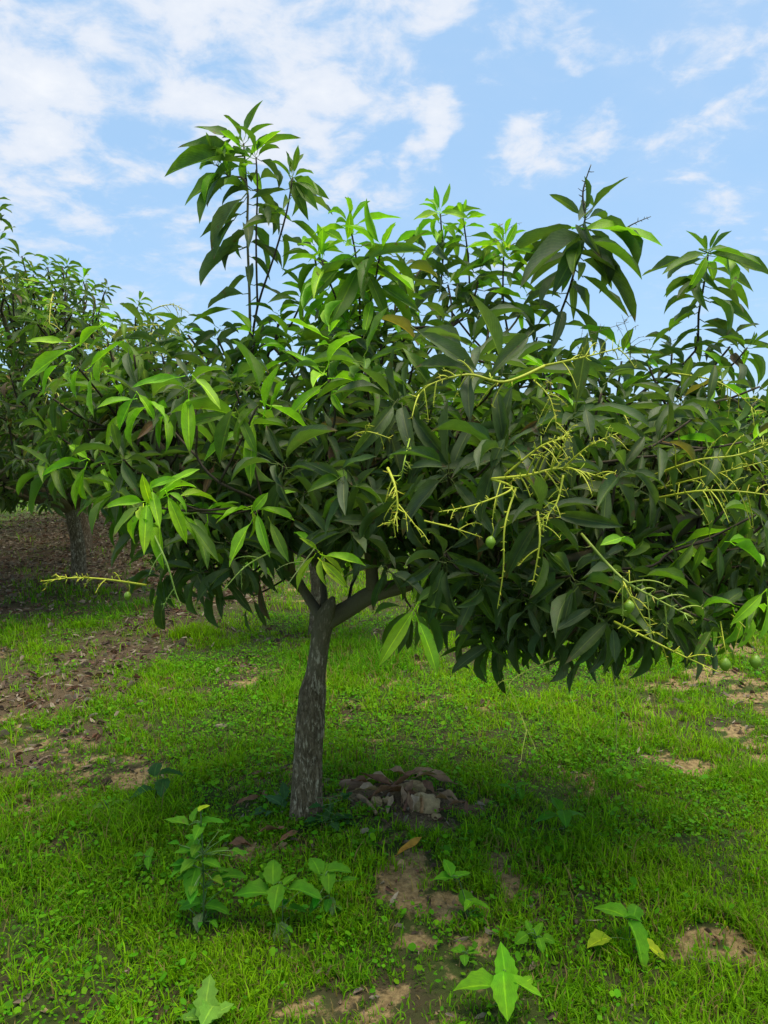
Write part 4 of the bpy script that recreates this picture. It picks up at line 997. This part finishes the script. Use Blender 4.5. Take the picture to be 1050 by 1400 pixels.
weed(385, 1275, [(373, 1188, .085, 100, 35, .62), (343, 1222, .105, 180, 0, .62), (378, 1229, .08, 268, -30, .6), (397, 1203, .045, 40, 15, .7), (418, 1221, .10, -10, -8, .75), (384, 1289, .10, 272, -50, .45, (.12, .20, .06))],
    'weed with broad heart-shaped leaves and one pale leaf drooping to the turf', G1c, extra=6, bush=.12)
weed(452, 1250, [(431, 1180, .07, 120, 30, .65), (446, 1187, .045, 80, 20, .7), (465, 1190, .07, 5, 0, .65), (450, 1207, .07, 275, -25, .6), (454, 1240, .05, 280, -40, .5, (.12, .20, .06))],
    'smaller upright weed beside the heart-leaved one, nearer the dry pile', G1c, extra=5, bush=.12)
weed(642, 1262, [(612, 1185, .055, 110, 35, .6), (606, 1201, .06, 180, 0, .62), (632, 1197, .05, 15, 5, .7), (636, 1225, .07, 100, 30, .6), (655, 1238, .065, -10, 0, .6, G3c), (658, 1262, .05, -20, 0, .4), (640, 1238, .04, 230, -10, .6, G3c)],
    'two-tiered weed with smooth oval leaves on bare brown soil', G2c)
weed(690, 1390, [(688, 1318, .095, 95, 45, .55, G3c), (650, 1349, .11, 180, 3, .52), (691, 1362, .10, 270, -40, .6), (716, 1352, .09, -30, -8, .5), (722, 1340, .05, 40, 10, .5), (682, 1345, .04, 60, 30, .6)],
    'bright green weed with a cross of four pointed leaves', G3c)
weed(735, 1300, [(712, 1283, .045, 210, -10, .7), (738, 1270, .05, 60, 15, .5), (722, 1265, .03, 110, 30, .6), (751, 1284, .035, -20, 0, .8), (740, 1292, .04, 280, -20, .6)],
    'thin sprig with rounded leaflets above the bright four-leaved weed', G2c)
weed(772, 1145, [(745, 1117, .10, 180, 0, .42), (788, 1112, .08, 20, 5, .5), (772, 1120, .08, 265, -15, .6), (760, 1098, .06, 110, 30, .6), (789, 1150, .07, 290, -20, .5)],
    'soft grey-green weed with long narrow leaves in the tall grass', G1c)
weed(705, 1095, [(688, 1076, .06, 165, 5, .45), (715, 1073, .05, 20, 10, .5), (712, 1086, .05, 270, -20, .6)], 'small faded weed in the grass right of the stone pile', G1c)
weed(858, 1300, [(835, 1243, .11, 150, 15, .42), (869, 1243, .065, 60, 20, .65), (866, 1256, .05, -10, 0, .5), (872, 1292, .12, 285, -40, .45), (893, 1300, .08, -40, -20, .45, YL), (818, 1288, .075, 200, -5, .75, YL)],
    'spreading weed with saw-edged leaves, one of them yellow', G2c)
weed(635, 1318, [(623, 1300, .03, 160, 0, .8), (635, 1312, .03, 270, -10, .8), (648, 1303, .03, 10, 0, .8), (630, 1296, .025, 100, 20, .8)], 'tiny round-leaved seedling on bare soil', G2c)
weed(210, 1100, [(213, 1048, .09, 100, 25, .6), (190, 1083, .10, 190, -5, .5), (235, 1058, .09, 10, 0, .45), (222, 1078, .09, 280, -20, .6), (250, 1098, .06, 300, -20, .5)], 'dark blue-green weed with long leaves near the leaf litter', BL)
weed(282, 1412, [(283, 1360, .10, 90, 45, .5), (262, 1390, .09, 170, 10, .5), (298, 1385, .08, 20, 20, .6), (285, 1385, .08, 268, 20, .6)], 'pale lettuce-like weed with lobed leaves at the edge of the grass', (.12, .27, .03), shapes=LOB)
weed(380, 1112, [(375, 1095, .10, 150, 12, .6), (352, 1110, .06, 190, 0, .6), (388, 1080, .07, 100, 30, .5)], 'dull green weed growing against the foot of the trunk', (.05, .125, .035), shapes=LOB)
weed(448, 1130, [(426, 1140, .08, 200, 0, .5), (470, 1117, .09, 20, 10, .45), (462, 1135, .08, 330, -5, .5), (437, 1128, .05, 120, 25, .6), (423, 1126, .028, 60, 30, .8, YL), (450, 1110, .08, 70, 30, .4), (480, 1130, .07, 350, 0, .4)], 'bluish leafy weed at the trunk foot facing the dry pile', BL, shapes=LOB, extra=8, bush=.1)
weed(500, 1160, [(490, 1150, .05, 150, 20, .6, G3c), (508, 1145, .05, 60, 35, .5, G3c), (515, 1160, .05, -10, 0, .5)], 'small bright weed between the stone pile and the heart-leaved weeds', G2c)
weed(150, 1112, [(131, 1104, .05, 175, 0, .5, (.16, .30, .05)), (148, 1096, .03, 60, 10, .6), (168, 1098, .08, 20, 5, .2, (.16, .28, .04))], 'single pale leaf sprout lying on thin turf by the litter', G3c)
weed(195, 1195, [(188, 1170, .035, 180, 0, .6), (205, 1165, .05, 80, 40, .5), (203, 1180, .045, 280, -20, .5)], 'small sprout with three leaves beside the tall bushy weed', G1c)

# ------------------------------------------------------------------ the little dry pile beside the trunk
def lump(px, py, size, label, seed, name='stone', mat=None, sink=.40, rz=0, cat='stone', amp=.55):
    r = np.random.default_rng(seed); b = ground_at(px, py); V = []; n, s = (9, 14) if name != 'stone' else (7, 11)
    for i in range(n+1):
        for k in range(s):
            a = math.pi*i/n; c = 2*math.pi*k/s; V.append((math.sin(a)*math.cos(c), math.sin(a)*math.sin(c), math.cos(a)))
    V = np.array(V); q = fbm(V[:, 0]*1.8+seed*3, V[:, 1]*1.8+V[:, 2]*2.3, seed, 4)-.5
    V = V*(1+amp*2*q)[:, None]; V = np.sign(V)*np.abs(V)**.85*np.array(size)/2
    F = []; T = []
    for i in range(n):
        for k in range(s):
            F += [i*s+k, (i+1)*s+k, (i+1)*s+(k+1) % s, i*s+(k+1) % s]; T.append(4)
    A = Acc(); A.add(V, F, T, (.22, .13, .075)); o = A.build(name, mat or M_STONE, smooth=(name != 'stone'))
    o.location = b + Vector((0, 0, size[2]*(.5-sink))); o.rotation_euler = (0, 0, R(rz)); tag(o, label, cat, 'dry pile beside the trunk'); return o
lump(582, 1103, (.115, .09, .085), 'largest pale tan stone in the dry pile', 3, rz=10)
lump(562, 1080, (.13, .07, .06), 'long tan stone at the back of the dry pile', 5, rz=-15)
lump(514, 1098, (.05, .05, .045), 'small rounded tan stone in the dry pile near the trunk', 7)
lump(530, 1096, (.045, .035, .03), 'smallest tan pebble between the stones of the pile', 9)
lump(596, 1118, (.04, .035, .03), 'tan pebble at the foot of the largest stone', 12)
lump(548, 1182, (.035, .03, .022), 'pale pebble under the yellow fallen leaf', 13)
lump(480, 1077, (.115, .045, .045), 'brown dry seed husk lying beside the trunk', 15, 'seed_husk', M_HUSK, .2, 8, 'husk', .12)
def stick(p0, p1, r, label, col, lift=.01):
    a = ground_at(*p0); b = ground_at(*p1); a.z += lift; b.z += lift
    pts = catmull([a, a.lerp(b, .4)+Vector((.004, 0, .008)), b], 5); A = Acc()
    v, f, t, u = tube([p-a for p in pts], [r*(1-.35*i/len(pts)) for i in range(len(pts))], 7); A.add(v, f, t, col, u)
    o = A.build('dead_stick', M_HUSK); o.location = a; tag(o, label, 'stick', 'dry pile beside the trunk')
stick((490, 1092), (515, 1116), .011, 'thick pale broken stick lying in front of the small stone', (.30, .19, .10))
stick((552, 1118), (562, 1085), .006, 'reddish stick leaning across the dry pile', (.20, .085, .045), .03)
stick((576, 1122), (575, 1098), .008, 'orange-brown stick propped against the largest stone', (.34, .18, .07), .035)
stick((520, 1088), (560, 1078), .005, 'thin dark stick at the back of the pile', (.10, .06, .035), .03)
stick((600, 1110), (650, 1112), .005, 'thin reddish stick poking right out of the pile', (.16, .07, .04))
stick((835, 992), (860, 1000), .004, 'short pale stick on the yellowish turf', (.30, .21, .12))
DRYS = [leaf_shape(_lr, d, f, w) for d, f, w in [(.4, .25, .14), (-.4, .35, .12), (.7, .3, .16)]]
def fallen(px, py, L, az, label, col, roll=0.0, ratio=.26, lift=.014, group='fallen leaves on the turf'):
    b = ground_at(px, py); b.z += lift; d = Vector((math.cos(R(az)), math.sin(R(az)), RNG.uniform(-.05, .15))).normalized()
    z = Vector((0, 0, 1)) - d*d.z; z.normalize(); z = Quaternion(d, roll) @ z; y = z.cross(d); v, f, t, u = RNG.choice(DRYS); A = Acc()
    m = np.array(Matrix((d*L, y*L*ratio, z*L)).transposed()); A.add((v - np.array([.5, 0, 0])) @ m.T, f, t, col, u)
    o = A.build('fallen_leaf', M_DRY); o.location = b; tag(o, label, 'fallen leaf', group)
fallen(560, 1168, .11, 35, 'yellow-orange fallen leaf curled on bare soil', (.42, .22, .03), .3, lift=.02)
dry_lab = 'curled brown fallen leaf in the dry pile'
for px, py, L, az in [(520, 1082, .12, 15), (545, 1075, .10, -20), (505, 1088, .12, 5), (560, 1095, .13, 60), (615, 1100, .09, -40), (548, 1108, .10, 100), (600, 1085, .12, 160), (575, 1070, .11, 200), (535, 1112, .09, 70), (625, 1118, .08, 20), (640, 1125, .07, 80), (512, 1090, .14, 170), (555, 1082, .14, 35), (585, 1090, .12, 110), (530, 1100, .13, 20), (570, 1112, .12, 75), (605, 1108, .11, 140), (495, 1080, .10, -15), (590, 1076, .13, 10), (545, 1092, .15, 150), (560, 1120, .09, 95)]:
    fallen(px, py, L, az, dry_lab, RNG.choice([(.26, .15, .08), (.32, .20, .11), (.20, .10, .055), (.42, .29, .17)]), RNG.uniform(-.6, .6), lift=RNG.uniform(.02, .065), group='brown leaves in the dry pile')
for px, py, L, az in [(375, 1143, .11, 5), (395, 1150, .09, 50), (340, 1100, .10, 30), (360, 1092, .09, 120), (330, 1160, .10, 10)]:
    fallen(px, py, L, az, 'brown fallen leaf on the turf at the foot of the trunk', RNG.choice([(.24, .12, .06), (.30, .19, .10), (.17, .09, .05)]), RNG.uniform(-.5, .5), lift=.02, group='brown leaves at the trunk foot')

# ------------------------------------------------------------------ far off: the edge of a wood along the horizon
def wood_mesh():
    r = np.random.default_rng(12); A = Acc(); n = 26000
    x = r.uniform(-140, 140, n); dep = 95 + 14*fbm(x*.05, x*0+2, 3, 3); hgt = 2.2 + 4.2*fbm(x*.12, x*0, 7, 4)
    z = r.uniform(0, 1, n)**.8*hgt; y = dep + r.normal(0, 2.0, n); s = r.uniform(.4, 1.1, n)
    V = np.empty((n, 4, 3), np.float32); p = np.stack([x, y, z], 1)
    a = r.normal(0, 1, (n, 3)); a /= np.linalg.norm(a, axis=1)[:, None]; b = r.normal(0, 1, (n, 3)); b -= a*(a*b).sum(1)[:, None]; b /= np.linalg.norm(b, axis=1)[:, None]
    a *= s[:, None]; b *= (s*.6)[:, None]
    V[:, 0] = p-a; V[:, 1] = p-b; V[:, 2] = p+a; V[:, 3] = p+b
    c = np.array([.05, .09, .03])*r.uniform(.6, 1.3, n)[:, None]
    return mesh_np('distant_wood', V.reshape(-1, 3), np.arange(n*4), np.full(n, 4), M_GRASS, False, np.repeat(c, 4, 0))
wood = link(bpy.data.objects.new('distant_wood', wood_mesh())); tag(wood, 'low dark line of distant trees along the horizon', 'wood', kind='stuff')
print('objects', len(bpy.data.objects), 'tris', sum(len(m.loops)-2*len(m.polygons) for m in bpy.data.meshes))
